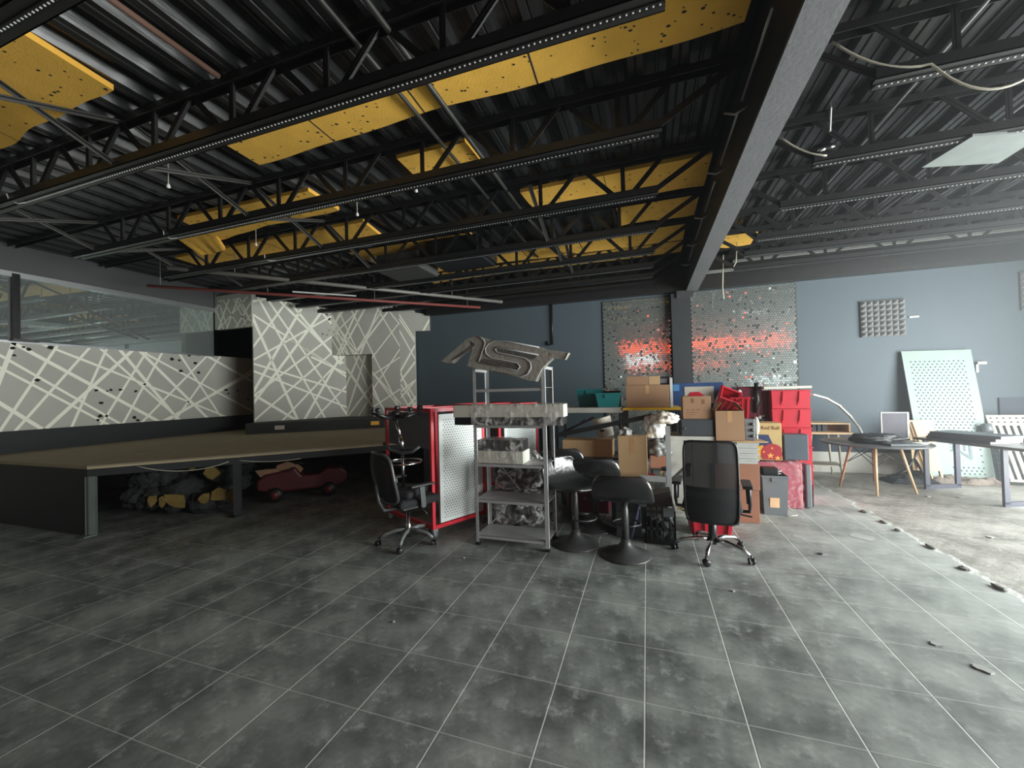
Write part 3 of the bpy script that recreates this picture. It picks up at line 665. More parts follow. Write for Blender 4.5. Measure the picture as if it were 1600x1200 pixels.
# under the stage: bin bags, foam scraps, toy car, hanging cables
def us(px, py, d):   # a point d metres behind the open stage front
    return at_plane(px, py, S0-sn_*d, sn_)
mb = MB(); rgb_ = random.Random(5)
for k in range(46):
    f_ = rgb_.uniform(.28, 1.42); dp = rgb_.uniform(.35, .85); h = rgb_.uniform(.0, .52); r = rgb_.uniform(.10, .2)
    p = S0+sd_*f_-sn_*(dp+.1); mb.blob((p.x, p.y, min(.56, h+r*.8)), (r*1.2, r, r*.85), k, .42, 3.6, 3, True)
tag(mb.build('rubbish_heap', rubble), 'heap of torn black bags and rubbish under the stage corner', 'rubbish', kind='stuff')
FS = [(300, 725, 34, 20, 'yellow foam scrap highest under the stage edge'), (332, 740, 30, 22, 'crumpled yellow foam scrap beside the middle stage post'), (236, 782, 18, 22, 'small yellow foam scrap leftmost in the stage rubbish'), (253, 784, 16, 20, 'small yellow foam scrap second from left in the stage rubbish'), (272, 784, 40, 28, 'largest yellow foam scrap low in the stage rubbish'),
      (318, 780, 24, 26, 'yellow foam scrap low in front of the bags, left of three'), (340, 774, 34, 22, 'yellow foam scrap low in front of the bags, middle of three'), (360, 776, 24, 26, 'yellow foam scrap low against the middle stage post')]
for k, (px, py, w_, h_, lb) in enumerate(FS):
    rg2 = random.Random(k+40); d = .22 if k != 0 else .14; n = 8; mb = MB(); pts = []
    for j in range(n):
        a = 2*math.pi*j/n; rr = rg2.uniform(.6, 1.15); pts.append(us(px+w_/2*rr*math.cos(a), py+h_/2*rr*math.sin(a), d)+sn_*rg2.uniform(-.03, .03))
    mb.prism(pts, -sn_*.05); tag(mb.build('foam_scrap', mat('shade_dimmed_foam', (104, 86, 40), .95, 0, .2, 12), bevel=.006), lb, 'foam scrap', 'yellow foam scraps under the stage')  # foam yellow darkened to carry the shade under the stage
p0, p1 = us(215, 728, .0)+sn_*.02, us(358, 721, .0)+sn_*.02
cable(sagline(p0, p1, .09), .005, 'thin cable sagging across the open stage front', name='cord')
p0, p1 = us(374, 719, .0)+sn_*.02, us(470, 716, .0)+sn_*.02
cable(sagline(p0, p1, .03), .005, 'thin cable strung under the stage right of the middle post', name='cord')
# cardboard on the toy car
cc = us(475, 785, .75); cc.z = 0; cdv = sd_
t = thing('toy_car', 'dark red pedal toy car parked under the stage', 'toy car', cc)
def car3(x_, y_, z_): return cc+cdv*x_-sn_*y_+Vector((0, 0, z_))
mb = MB()
profc = [(-.62, .2), (-.62, .34), (-.5, .42), (-.2, .46), (-.12, .5), (-.02, .36), (.22, .36), (.32, .44), (.55, .42), (.64, .34), (.62, .2), (.45, .14), (-.45, .14)]
mb.prism([car3(x_, -.2, z_) for x_, z_ in profc], -sn_*.4); mb.build('body', mat('shade_dimmed_red_tin', (78, 18, 24), .5, 0, .15), t, bevel=.03)  # body red darkened, under-stage shade put into the colour
for x_ in (-.38, .36):
    for y_ in (-.22, .2):
        mb = MB(); c0 = car3(x_, y_, .11); M_ = Matrix.Rotation(math.atan2(-sn_.y, -sn_.x), 4, 'Z') @ Matrix.Rotation(R(90), 4, 'Y')
        mb.lathe([(.03, -.03), (.11, -.025), (.11, .025), (.03, .03)], c0, 20, M_); wl = mb.build('wheel', black_plastic, t)
        mb = MB(); mb.lathe([(.001, -.036), (.06, -.034), (.06, .034), (.001, .036)], c0, 16, M_); mb.build('hub_cap', mat('red_hub', (98, 40, 42), .4), wl)
mb = MB(); mb.ring(car3(-.05, 0, .53), .09, .01, 20, 6); mb.tube([car3(-.05, 0, .53), car3(-.14, 0, .44)], .008, 6); mb.build('steering_wheel', black_plastic, t)
for k, (px, py, w_, h_, lb) in enumerate(((420, 742, 44, 26, 'torn brown cardboard lying on the toy car bonnet'), (455, 732, 50, 20, 'crumpled cardboard sheet above the toy car'))):
    rg2 = random.Random(k+70); mb = MB(); pts = []
    for j in range(7):
        a = 2*math.pi*j/7; rr = rg2.uniform(.6, 1.1); pts.append(us(px+w_/2*rr*math.cos(a), py+h_/2*rr*math.sin(a), .62+.06*k))
    mb.prism(pts, -sn_*.03); tag(mb.build('cardboard_scrap', card), lb, 'cardboard')
# ==== PART2 ====
# ================================================================== BACK WALL ITEMS
def mosaic(name, x0, x1, z0, z1, label, seed):
    t = thing(name, label, 'mirror mosaic', ((x0+x1)/2, YB, z0), group='mirror mosaics on the back wall')
    mb = MB(); mb.bx(x0, x1, YB-.02, YB, z0, z1); mb.build('backing', mat('mosaic_backing', (60, 64, 62), .7), t)
    rg = random.Random(seed); mb = MB(); ts = .042; nx = int((x1-x0)/ts); nz = int((z1-z0)/ts)
    for j in range(nz):
        off = ts/2*(j % 2)
        for i in range(nx):
            if rg.random() < .05: continue
            cx, cz = x0+ts*(i+.5)+off, z0+ts*(j+.5)
            if cx > x1-ts/2: continue
            a = ts*.44; tx, tz = rg.gauss(0, .004), rg.gauss(0, .005)
            if rg.random() < .13: tx, tz = rg.gauss(0, .05), rg.gauss(0, .08)
            mb.face([(cx+sx*a, YB-.026+sx*a*tx+sz*a*tz, cz+sz*a) for sx, sz in ((-1, -1), (1, -1), (1, 1), (-1, 1))])
    mb.build('mirror_tiles', mirror_m, t)
mosaic('mirror_mosaic', -.84, .49, .5, 3.42, 'wall panel of small mirror tiles left of the black column, above the teal bins', 1)
mosaic('mirror_mosaic', .86, 2.64, .5, 3.44, 'wider wall panel of small mirror tiles right of the black column', 2)
def foam(x0, x1, z0, z1, label):
    nx = max(2, round((x1-x0)/.085)); nz = round((z1-z0)/.085); mb = MB(); y = YB-.03
    mb.bx(x0, x1, y, YB, z0, z1); dx, dz = (x1-x0)/nx, (z1-z0)/nz
    for i in range(nx):
        for j in range(nz):
            a = [(x0+dx*i, z0+dz*j), (x0+dx*(i+1), z0+dz*j), (x0+dx*(i+1), z0+dz*(j+1)), (x0+dx*i, z0+dz*(j+1))]; c = (x0+dx*(i+.5), y-.055, z0+dz*(j+.5))
            for k in range(4): mb.face([(a[k][0], y-.001, a[k][1]), (a[(k+1) % 4][0], y-.001, a[(k+1) % 4][1]), c])
    tag(mb.build('acoustic_foam', foam_grey), label, 'acoustic foam', 'pyramid foam panels')
foam(3.58, 4.2, 2.37, 3.0, 'grey pyramid foam panel in the middle of the blue grey wall')
foam(5.66, 6.05, 2.66, 3.28, 'grey pyramid foam panel cut off by the right edge of the photo')
mb = MB(); mb.bx(4.26, 4.39, YB-.02, YB-.003, 2.66, 2.685); tag(mb.build('wall_clip', white_p), 'tiny white strip on the wall right of the foam panel', 'clip')
mb = MB(); mb.tube([(-1.93, YB-.03, 3.46), (-1.93, YB-.03, 2.58), (-2.04, YB-.03, 2.575), (-2.045, YB-.03, 2.66)], .02, 8); tag(mb.build('wall_pipe', black_plastic), 'thin black hooked pipe down the black back wall', 'pipe')
mb = MB(); mb.bx(5.09, 5.2, YB-.06, YB-.002, 1.83, 1.87); mb.bx(5.09, 5.12, YB-.02, YB-.002, 1.7, 1.83); tag(mb.build('wall_bracket', white_p), 'small white bracket on the wall beside the leaning perforated sheet', 'bracket')

def holes(mb, conv, u0, u1, v0, v1, pitch, r, skip=None, lift=.002):
    j = 0; v = v0
    while v <= v1:
        u = u0+(pitch/2 if j % 2 else 0)
        while u <= u1:
            if not (skip and skip(u, v)): mb.face([conv(u+r*math.cos(k*math.pi/3), v+r*math.sin(k*math.pi/3), lift) for k in range(6)])
            u += pitch
        v += pitch*.8; j += 1

# ================================================================== RED DISPLAY STANDS
def stand(loc, label, wl, wr, sheet_l):
    """rolling frame: x axis = rear-left run, y axis = run of the white perforated side"""
    t = thing('display_stand', label, 'display stand', loc, R(-26), group='red rolling display stands')
    H = 1.42; s = .04; zb = .09
    for x_, y_ in ((0, 0), (-wl, 0), (0, wr), (-wl, wr)):
        m = MB(); m.bx(x_-s/2, x_+s/2, y_-s/2, y_+s/2, zb, H); m.build('post', red_paint, t, world=False, bevel=.003)
    for z in (zb+.02, H-.02):
        for a, b in (((0, 0), (-wl, 0)), ((0, wr), (-wl, wr)), ((0, 0), (0, wr)), ((-wl, 0), (-wl, wr))):
            m = MB(); m.bar((a[0]*.98, a[1], z), (b[0], b[1], z), s*.98, s*.98); m.build('rail', red_paint, t, world=False)
    m = MB(); m.bar((-wl*.5, 0, H-.02), (-wl*.5, wr, H-.02), s*.9, s*.9); m.build('rail', red_paint, t, world=False)
    y0, y1 = .09, wr-.02
    m = MB(); m.bx(-.012, .012, y0, y1, zb+.05, H-.07); m.m(1)
    holes(m, lambda u, v, h: (.012+h, u, v), y0+.06, y1-.05, zb+.1, H-.12, .036, .0068)
    m.build('perforated_sheet', [peg_white, hole], t, world=False)
    m = MB(); m.bx(-wl+.06, -.03, -.01, .01, H-.45, H-.05); m.m(1)
    holes(m, lambda u, v, h: (u, -.01-h, v), -wl+.1, -wl+.4, H-.4, H-.1, .05, .008); m.build('side_sheet', [sheet_l, hole], t, world=False)
    for x_, y_ in ((0, .02), (-wl, .02), (0, wr), (-wl, wr)):
        m = MB(); m.bx(x_-.012, x_+.012, y_-.03, y_+.03, .055, .1); c_ = m.build('caster_fork', alu, t, world=False)
        m = MB(); m.lathe([(.01, -.014), (.03, -.012), (.03, .012), (.01, .014)], (x_, y_, .03), 16, Matrix.Rotation(R(90), 4, 'Y')); o = m.build('caster_wheel', grey_pl, c_, world=False)
    return t
stand((-2.27, 3.9, 0), 'red framed rolling stand with white perforated side, beside the metal shelf', 1.0, .74, grey_panel)
stand((-1.86, 4.92, 0), 'second red framed stand, behind the one beside the metal shelf', 1.0, .74, grey_panel)
t = thing('display_rack', 'grey framed rack with dark perforated sheet behind the metal shelf', 'rack', (-1.855, 6.32, 0))
mb = MB(); mb.bx(-2.099, -1.717, 6.21, 6.23, .2, 1.3); mb.m(1); holes(mb, lambda u, v, h: (u, 6.21-h, v), -2.067, -1.749, .3, 1.26, .05, .009); mb.build('perforated_sheet', [dkgrey_pl, hole], t)
for x_ in (-2.120, -1.696): mb = MB(); mb.bx(x_-.025, x_+.025, 6.17, 6.22, 0, 1.32); mb.build('post', alu, t)
for k in range(12): mb = MB(); mb.bx(-1.654, -1.505, 6.24, 6.4, .5+.06*k, .525+.06*k); mb.build('tray_slat', black_plastic, t)
mb = MB(); mb.bx(-1.669, -1.489, 6.4, 6.42, .45, 1.3); mb.bx(-1.664, -1.643, 6.24, 6.4, 0, 1.2); mb.bx(-1.516, -1.495, 6.24, 6.4, 0, 1.2); mb.build('tray_frame', black_plastic, t)

# ================================================================== METAL SHELF AND WHAT IT HOLDS
SX0, SX1, SY0, SY1, SH = -1.735, -.955, 3.84, 4.21, 1.84
t = thing('metal_shelf', 'tall grey five tier metal shelf holding wrapped bundles', 'shelf', ((SX0+SX1)/2, (SY0+SY1)/2, 0))
for x_, sx in ((SX0, 1), (SX1, -1)):
    for y_, sy in ((SY0, 1), (SY1, -1)):
        mb = MB(); mb.bx(min(x_, x_+sx*.035), max(x_, x_+sx*.035), min(y_, y_+sy*.003), max(y_, y_+sy*.003), .012, SH); mb.bx(min(x_, x_+sx*.003), max(x_, x_+sx*.003), min(y_, y_+sy*.035), max(y_, y_+sy*.035), .012, SH); po = mb.build('post', grey_steel, t)
        mb = MB(); mb.bx(min(x_-.004*sx, x_+sx*.04), max(x_-.004*sx, x_+sx*.04), min(y_-sy*.004, y_+sy*.04), max(y_-sy*.004, y_+sy*.04), 0, .03); mb.build('rubber_foot', black_plastic, po)
ZS = [at(747, 836, Y=SY0).z, at(747, 780, Y=SY0).z, at(747, 724, Y=SY0).z, at(748, 664, Y=SY0).z, at(748, 608, Y=SY0).z]
for z in ZS:
    mb = MB(); mb.bx(SX0+.004, SX1-.004, SY0+.004, SY1-.004, z-.003, z); mb.bx(SX0+.004, SX1-.004, SY0+.004, SY0+.007, z-.032, z); mb.bx(SX0+.004, SX1-.004, SY1-.007, SY1-.004, z-.032, z); mb.build('shelf_board', grey_steel, t)
for z in (SH-.02, ):
    for x_ in (SX0+.012, SX1-.012): mb = MB(); mb.bar((x_, SY0+.02, z), (x_, SY1-.02, z), .018, .03); mb.build('end_tie', grey_steel, t)
for a, b in (((SX0+.03, ZS[0]), (SX0+.33, ZS[1])), ((SX1-.03, ZS[0]+.03), (SX1-.3, ZS[1]-.02)), ((SX0+.1, ZS[2]-.02), (SX0+.38, ZS[1]+.02)), ((SX1-.06, ZS[2]-.03), (SX1-.3, ZS[2]-.26))):
    mb = MB(); mb.bar((a[0], SY1+.004, a[1]), (b[0], SY1+.004, b[1]), .004, .016, (0, 0, 1)); mb.build('cross_brace', grey_steel, t)
# long wrapped bar on the fourth tier
zt = ZS[3]
def crumple(mb, x0, x1, y0, y1, z0, z1, seed, amp=.006, nu=40):
    rg = random.Random(seed)
    def ringp(u, v):
        x = x0+(x1-x0)*u; a = v*4; k = int(a) % 4; f = a-int(a)
        c = [(y0, z0), (y1, z0), (y1, z1), (y0, z1)]; p, q = c[k], c[(k+1) % 4]; y = p[0]+(q[0]-p[0])*f; z = p[1]+(q[1]-p[1])*f
        n = noise.noise(Vector((x*22, y*9+seed, z*9)))*amp+noise.noise(Vector((x*70, y*14, z*14+seed)))*amp*.7
        return Vector((x, y+(n if y > (y0+y1)/2 else -abs(n)), z+n))
    mb.grid(ringp, nu, 16)
    return mb
t = thing('wrapped_light_box', 'long white and black box wrapped in clear film across the fourth shelf tier', 'wrapped box', (-1.4, 3.85, zt))
xa, xb = at(709, 640, Y=3.82).x, at(881, 640, Y=3.82).x
zm, zz = at(760, 652, Y=3.82).z, at(760, 633, Y=3.82).z
mb = MB(); mb.bx(xa, xb, SY0-.035, SY0+.16, zm, zz); mb.build('white_casing', mat('soiled_white_case', (190, 190, 178), .5, 0, .08), t, bevel=.004)
mb = MB(); mb.bx(xa+.01, xb-.02, SY0-.03, SY0+.15, zt+.001, zm-.001); mb.build('black_casing', black_plastic, t, bevel=.003)
mb = MB(); crumple(mb, xa+.21, xb-.01, SY0-.043, SY0+.17, zt+.002, zz+.008, 3, .008, 90); mb.build('plastic_wrap', film, t, smooth=True)
zt = ZS[2]; x0, x1 = at(743, 700, Y=3.86).x+.02, at(817, 700, Y=3.86).x
t = thing('wrapped_bundle', 'short black and white bundle in clear film on the middle shelf tier', 'wrapped bundle', ((x0+x1)/2, 3.98, zt))
zz = at(780, 688, Y=3.86).z; zm = (zt+zz)/2+.01
mb = MB(); mb.bx(x0, x1, SY0+.02, SY0+.26, zt+.001, zm); mb.build('white_block', mat('soiled_white_case', (190, 190, 178)), t, bevel=.006)
mb = MB(); mb.bx(x0, x1-.01, SY0+.025, SY0+.25, zm, zz); mb.build('black_block', black_plastic, t, bevel=.006)
mb = MB(); crumple(mb, x0-.01, x1+.012, SY0+.012, SY0+.27, zt+.002, zz+.008, 9, .01, 40); mb.build('plastic_wrap', film, t, smooth=True)
# black bags behind the shelf
for k, (px, py, r, lb) in enumerate(((810, 800, .27, 'lower black bag swathed in clear plastic on the floor behind the metal shelf'), (815, 752, .25, 'upper black bag swathed in clear plastic, propped behind the metal shelf'))):
    c0 = at(px, py, Y=4.52); c0.x -= .03; zc_ = .215 if k == 0 else .665
    t = thing('wrapped_bag', lb, 'bag', (c0.x, 4.52, zc_-.2), group='wrapped black bags'); mb = MB(); mb.blob((c0.x, 4.52, zc_), (r*1.1, .2, .2), k+3, .22, 1.8, 4, True, None, .5); mb.build('bag_body', rubble, t)
    mb = MB(); mb.blob((c0.x+.02, 4.5, zc_), (r*1.13, .215, .21), k+3, .26, 2.4, 4, False, None, .5); mb.build('plastic_wrap', film, t)
# metal letters lying on top of the shelf
t = thing('sign_letters', 'grey metal letter sign reading AST, tilted on top of the metal shelf in torn film', 'sign', (-1.3, 3.9, SH))
YS = SY0-.03
def sg(x, y, Y=YS): p = at(670+x/6.957, 510+y/6.957, Y=Y); return p
sign_m = mat('wrapped_sign_metal', (158, 157, 148), .38, .3, .15, 9, .35, 24); sign_d = mat('sign_recess', (92, 92, 88), .45, .2, .3, 14, .4, 40)
body = [(420, 130), (480, 108), (540, 104), (700, 160), (860, 165), (1205, 225), (1225, 228), (1310, 262), (1350, 345), (1290, 400), (1225, 470), (1165, 600), (1080, 590), (920, 545), (700, 490), (560, 470), (410, 435), (440, 330), (470, 250)]
mb = MB(); mb.prism([sg(*p) for p in body], (0, .09, 0)); mb.build('letter_block', sign_m, t, bevel=.006)
mb = MB(); mb.prism([sg(*p) for p in ((130, 378), (420, 130), (500, 190), (440, 235), (300, 345), (250, 398), (180, 396))], (0, .08, 0)); mb.m(1).prism([sg(*p, Y=YS-.003) for p in ((230, 370), (490, 185), (505, 205), (430, 262), (300, 350))], (0, .004, 0)); mb.build('letter_arm', [sign_m, sign_d], t, bevel=.004)
mb = MB(); mb.prism([sg(*p) for p in ((1290, 250), (1525, 285), (1480, 362), (1300, 335))], (0, .08, 0)); mb.build('letter_bar', sign_m, t, bevel=.004)
def cap(pts): return [sg(*p, Y=YS-.004) for p in pts]
mb = MB(); mb.prism(cap([(725, 240), (750, 226), (1190, 305), (1170, 330), (1130, 360), (1060, 340), (740, 275), (722, 262)]), (0, .005, 0)); mb.prism(cap([(555, 385), (600, 350), (975, 415), (990, 440), (975, 470), (945, 480), (575, 400)]), (0, .005, 0)); mb.build('letter_slot', sign_d, t)
def rim(pts, r=.007): 
    m = MB(); m.tube([sg(*p, Y=YS-.006) for p in pts], r, 6); m.build('letter_rim', grey_steel, t)
rim([(1200, 228), (860, 165), (720, 155), (650, 185), (610, 240), (620, 300), (680, 345), (960, 400), (990, 440), (960, 478), (560, 392)])
rim([(1190, 310), (740, 225), (722, 250), (745, 285), (1040, 345), (1100, 390), (1110, 450), (1070, 520), (1000, 548), (700, 492)])
rim([(540, 108), (600, 150), (610, 190), (540, 385)]); rim([(1520, 290), (1480, 355)], .005)

# ================================================================== BAR STOOLS
def stool(loc, rz, H, label, footr=.3):
    t = thing('bar_stool', label, 'stool', loc, rz, group='black swivel bar stools')
    mb = MB(); mb.lathe([(.225, 0), (.235, .006), (.228, .016), (.15, .04), (.085, .075), (.05, .12), (.04, .16)], (0, 0, 0), 40); mb.build('base', stool_metal, t, world=False)
    mb = MB(); mb.lathe([(.034, .15), (.034, H-.1), (.028, H-.09), (.028, H-.02)], (0, 0, 0), 20); mb.build('column', stool_metal, t, world=False)
    mb = MB(); mb.ring((0, .11, footr), .13, .009, 28, 8, a0=R(-15), a1=R(195)); mb.tube([(.125, .08, footr), (.03, 0, footr)], .009, 6); mb.tube([(-.125, .08, footr), (-.03, 0, footr)], .009, 6); mb.build('foot_ring', stool_metal, t, world=False)
    prof = [(.24, -.01, .17), (.21, .015, .22), (.1, .0, .255), (-.02, -.012, .265), (-.13, .01, .27), (-.2, .07, .27), (-.235, .15, .26), (-.255, .22, .235), (-.265, .27, .17)]
    mb = MB(); n = len(prof)-1
    def fn(u, v):
        s = v*n; i = min(int(s), n-1); f = s-i; a, b = prof[i], prof[i+1]; y = a[0]+(b[0]-a[0])*f; z = a[1]+(b[1]-a[1])*f; w = a[2]+(b[2]-a[2])*f
        q = (u-.5)*2; back = max(0, (v-.45)/.55); seat = 1-back
        return Vector((1.05*w*q, y+.06*back*q*q, H+z+.018*q*q*seat))
    mb.grid(fn, 10, 20); mb.build('seat_shell', leather, t, world=False, solid=.034, sub=1)
    return t
stool((-.235, 3.97, 0), R(-4), .535, 'front bar stool with low padded back turned to the camera, nearest the office chair', .27)
stool((-.74, 4.12, 0), R(-122), .60, 'bar stool seen side on with shiny worn seat, beside the metal shelf', .3)
stool((-.60, 4.66, 0), R(8), .56, 'bar stool with its rounded back to the camera, behind the two nearest stools', .3)
stool((-1.02, 4.96, 0), R(5), .62, 'bar stool farthest back, half hidden behind the shelf post and the shiny stool', .3)

# ================================================================== OFFICE CHAIRS
def star(t, a0, rad, m, z0=.1, wheel=black_plastic, parent_world=False, flip=False):
    for k in range(5):
        a = a0+k*2*math.pi/5; d = Vector((math.cos(a), math.sin(a), 0)); mb = MB(); pts = [d*.03+Vector((0, 0, z0+.03)), d*rad*.4+Vector((0, 0, z0+.035)), d*rad*.75+Vector((0, 0, z0+.015)), d*rad*.97+Vector((0, 0, .075))]
        if flip: pts = [Vector((p.x, p.y, -p.z)) for p in pts]
        mb.tube(pts, [.024, .021, .018, .015], 10); leg = mb.build('base_leg', m, t, world=False)
        mb = MB(); p = d*rad; f = Matrix.Rotation(a+.6, 4, 'Z') @ Matrix.Rotation(R(90), 4, 'Y')
        sg_ = -1 if flip else 1
        for o_ in (-.018, .018):
            off = Matrix.Rotation(a+.6, 4, 'Z') @ Vector((o_, 0, 0)); mb.lathe([(.008, -.008), (.029, -.008), (.029, .008), (.008, .008)], (p.x+off.x, p.y+off.y, .03*sg_), 16, f)
        mb.tube([(p.x, p.y, .03*sg_), (p.x, p.y, .085*sg_)], .008, 6); mb.build('caster', wheel, leg, world=False)
# high back chair on the right
t = thing('office_chair', 'high backed black mesh office chair with chrome star base, back to the camera', 'office chair', (.555, 4.24, 0), R(-8))
star(t, R(-99), .34, chrome)
mb = MB(); mb.lathe([(.036, .09), (.036, .3), (.022, .31), (.022, .42)], (0, 0, 0), 16); mb.build('gas_column', black_plastic, t, world=False)
mb = MB(); mb.bx(-.14, .14, -.16, .14, .40, .44); mb.build('tilt_plate', black_plastic, t, world=False)
mb = MB(); mb.bx(-.25, .25, -.22, .26, .44, .52); mb.build('seat', black_fabric, t, world=False, bevel=.035)
def backpt(u, v):
    q = (u-.5)*2; return Vector((.218*q*(1-.03*abs(v-.5)), -.27-.03*v-.05*math.sin(v*2.6)+.045*q*q, .36+.74*v))
mb = MB(); mb.grid(backpt, 10, 16); mb.build('back_mesh', meshf, t, world=False)
mb = MB(); ring_ = []
cr = .09
for k in range(48):
    a = 2*math.pi*k/48; cx_, cy_ = math.cos(a), math.sin(a); e = 10
    u = .5+.5*math.copysign(abs(cx_)**(2/e), cx_); v = .5+.5*math.copysign(abs(cy_)**(2/e), cy_); ring_.append(backpt(u, v)+Vector((0, -.004, 0)))
mb.tube(ring_+ring_[:1], .011, 8, False); mb.build('back_frame', black_plastic, t, world=False)
mb = MB(); mb.grid(lambda u, v: backpt(u, .38+.06*v)+Vector((0, .012, 0)), 8, 2); mb.build('lumbar_band', black_plastic, t, world=False, solid=.012)
mb = MB(); mb.grid(lambda u, v: backpt(.03+.94*u, .02+.28*v)+Vector((0, .012, 0)), 8, 4); mb.build('lower_back_panel', black_fabric, t, world=False, solid=.012)
mb = MB(); mb.bar((0, -.3, .6), (0, -.1, .42), .07, .02); mb.build('back_bracket', black_plastic, t, world=False)
for s_ in (-1, 1):
    mb = MB(); mb.tube([(.2*s_, .0, .42), (.31*s_, -.02, .43), (.315*s_, -.05, .5), (.31*s_, -.1, .65), (.305*s_, .15, .66), (.31*s_, .06, .48)], .016, 8); ar = mb.build('arm_loop', black_plastic, t, world=False)
    mb = MB(); mb.bx(.28*s_-.026, .28*s_+.06*s_ if s_ > 0 else .28*s_+.026, -.14, .18, .655, .685) if s_ > 0 else mb.bx(-.34, -.254, -.14, .18, .655, .685); mb.build('arm_pad', black_plastic, ar, world=False, bevel=.012)
mb = MB(); mb.bar((.1, .0, .41), (.33, -.02, .385), .02, .01); mb.build('tilt_lever', black_plastic, t, world=False)
# mid back chair on the left
t = thing('office_chair', 'black mesh task chair with grey star base, left of the red stand', 'office chair', (-2.47, 3.72, 0), R(-27))
star(t, R(-46), .31, mat('grey_nylon', (104, 106, 106), .45))
mb = MB(); mb.lathe([(.03, .06), (.03, .2), (.02, .21), (.02, .4)], (0, 0, 0), 16); mb.build('gas_column', chrome, t, world=False)
mb = MB(); mb.bx(-.12, .12, -.12, .14, .38, .42); mb.tube([(.1, .05, .4), (.2, .1, .33), (.19, .12, .29)], .01, 6); mb.build('tilt_mechanism', black_plastic, t, world=False)
mb = MB(); mb.bx(-.24, .24, -.22, .26, .42, .51); mb.build('seat', black_fabric, t, world=False, bevel=.04)
def back2(u, v):
    q = (u-.5)*2; w = .19+.055*math.sin(v*math.pi*.9)-.015*v; return Vector((w*q, -.25-.1*v-.04*math.sin(v*3)+.06*q*q, .47+.52*v))
mb = MB(); mb.grid(back2, 10, 14); mb.build('back_mesh', meshf, t, world=False)
mb = MB(); rr = []
for k in range(48):
    a = 2*math.pi*k/48; cx_, cy_ = math.cos(a), math.sin(a); e = 5
    rr.append(back2(.5+.5*math.copysign(abs(cx_)**(2/e), cx_), .5+.5*math.copysign(abs(cy_)**(2/e), cy_)))
mb.tube(rr+rr[:1], .018, 8, False); mb.build('back_frame', mat('dark_nylon', (60, 62, 63), .35), t, world=False)
mb = MB(); mb.tube([(0, -.1, .39), (0, -.28, .4), (0, -.33, .5), (0, -.36, .68)], [.02, .022, .02, .014], 8); mb.build('back_spine', mat('dark_nylon', (60, 62, 63)), t, world=False)
for s_ in (-1, 1):
    mb = MB(); mb.bar((.22*s_, .02, .43), (.29*s_, .02, .43), .04, .02); mb.bar((.28*s_, .02, .43), (.285*s_, .0, .64), .055, .018, (1, 0, 0)); ar = mb.build('arm_post', mat('dark_nylon', (60, 62, 63)), t, world=False)
    mb = MB(); mb.bx(.285*s_-.035, .285*s_+.035, -.14, .14, .64, .665); mb.build('arm_pad', black_plastic, ar, world=False, bevel=.01)
# upturned drafting stool on its seat
t = thing('drafting_stool', 'upturned swivel stool, star base in the air, resting on the left task chair', 'stool', (-2.45, 3.72, .515))
UX, UY = -2.53, 3.7
mb = MB(); mb.bx(UX-.2, UX+.22, UY-.2, UY+.2, .512, .59); mb.build('seat', black_fabric, t, bevel=.035)
mb = MB(); mb.tube([(UX+.02, UY, .59), (UX+.02, UY, .98)], .016, 10); mb.tube([(UX+.02, UY, .98), (UX, UY, 1.14)], .028, 10); mb.tube([(UX, UY, 1.1), (UX-.05, UY, 1.3)], .02, 10); mb.build('gas_column', chrome, t)
mb = MB(); mb.ring((UX+.02, UY, .86), .2, .011, 32, 8); mb.tube([(UX-.18, UY, .86), (UX+.22, UY, .86)], .01, 6); mb.build('foot_ring', chrome, t)
mb = MB(); mb.tube([(UX-.2, UY-.02, 1.06), (UX-.12, UY-.03, .99), (UX+.02, UY-.03, .96), (UX+.16, UY-.03, .98), (UX+.24, UY-.02, 1.03)], [.022, .02, .02, .02, .014], 8); mb.build('arm_bar', mat('dark_nylon', (60, 62, 63)), t)
hubp = Vector((UX-.06, UY, 1.30)); mb = MB(); mb.lathe([(.02, 0), (.045, .03), (.05, .09), (.03, .11)], hubp, 16); mb.build('hub', black_plastic, t)
for k in range(5):
    a = R(-95)+k*2*math.pi/5; d = Vector((math.cos(a), math.sin(a), 0)); mb = MB(); mb.tube([hubp+Vector((0, 0, .05)), hubp+d*.14+Vector((0, 0, .045)), hubp+d*.27+Vector((0, 0, .09))], [.028, .022, .014], 8); lg = mb.build('base_leg', black_plastic, t)
    mb = MB(); p = hubp+d*.27+Vector((0, 0, .13)); f = Matrix.Rotation(a+.5, 4, 'Z') @ Matrix.Rotation(R(90), 4, 'Y')
    for o_ in (-.016, .016): mb.lathe([(.008, -.007), (.026, -.007), (.026, .007), (.008, .007)], p+(Matrix.Rotation(a+.5, 4, 'Z') @ Vector((o_, 0, 0))), 14, f)
    mb.tube([p, p-Vector((0, 0, .05))], .007, 6); mb.build('caster', black_plastic, lg)

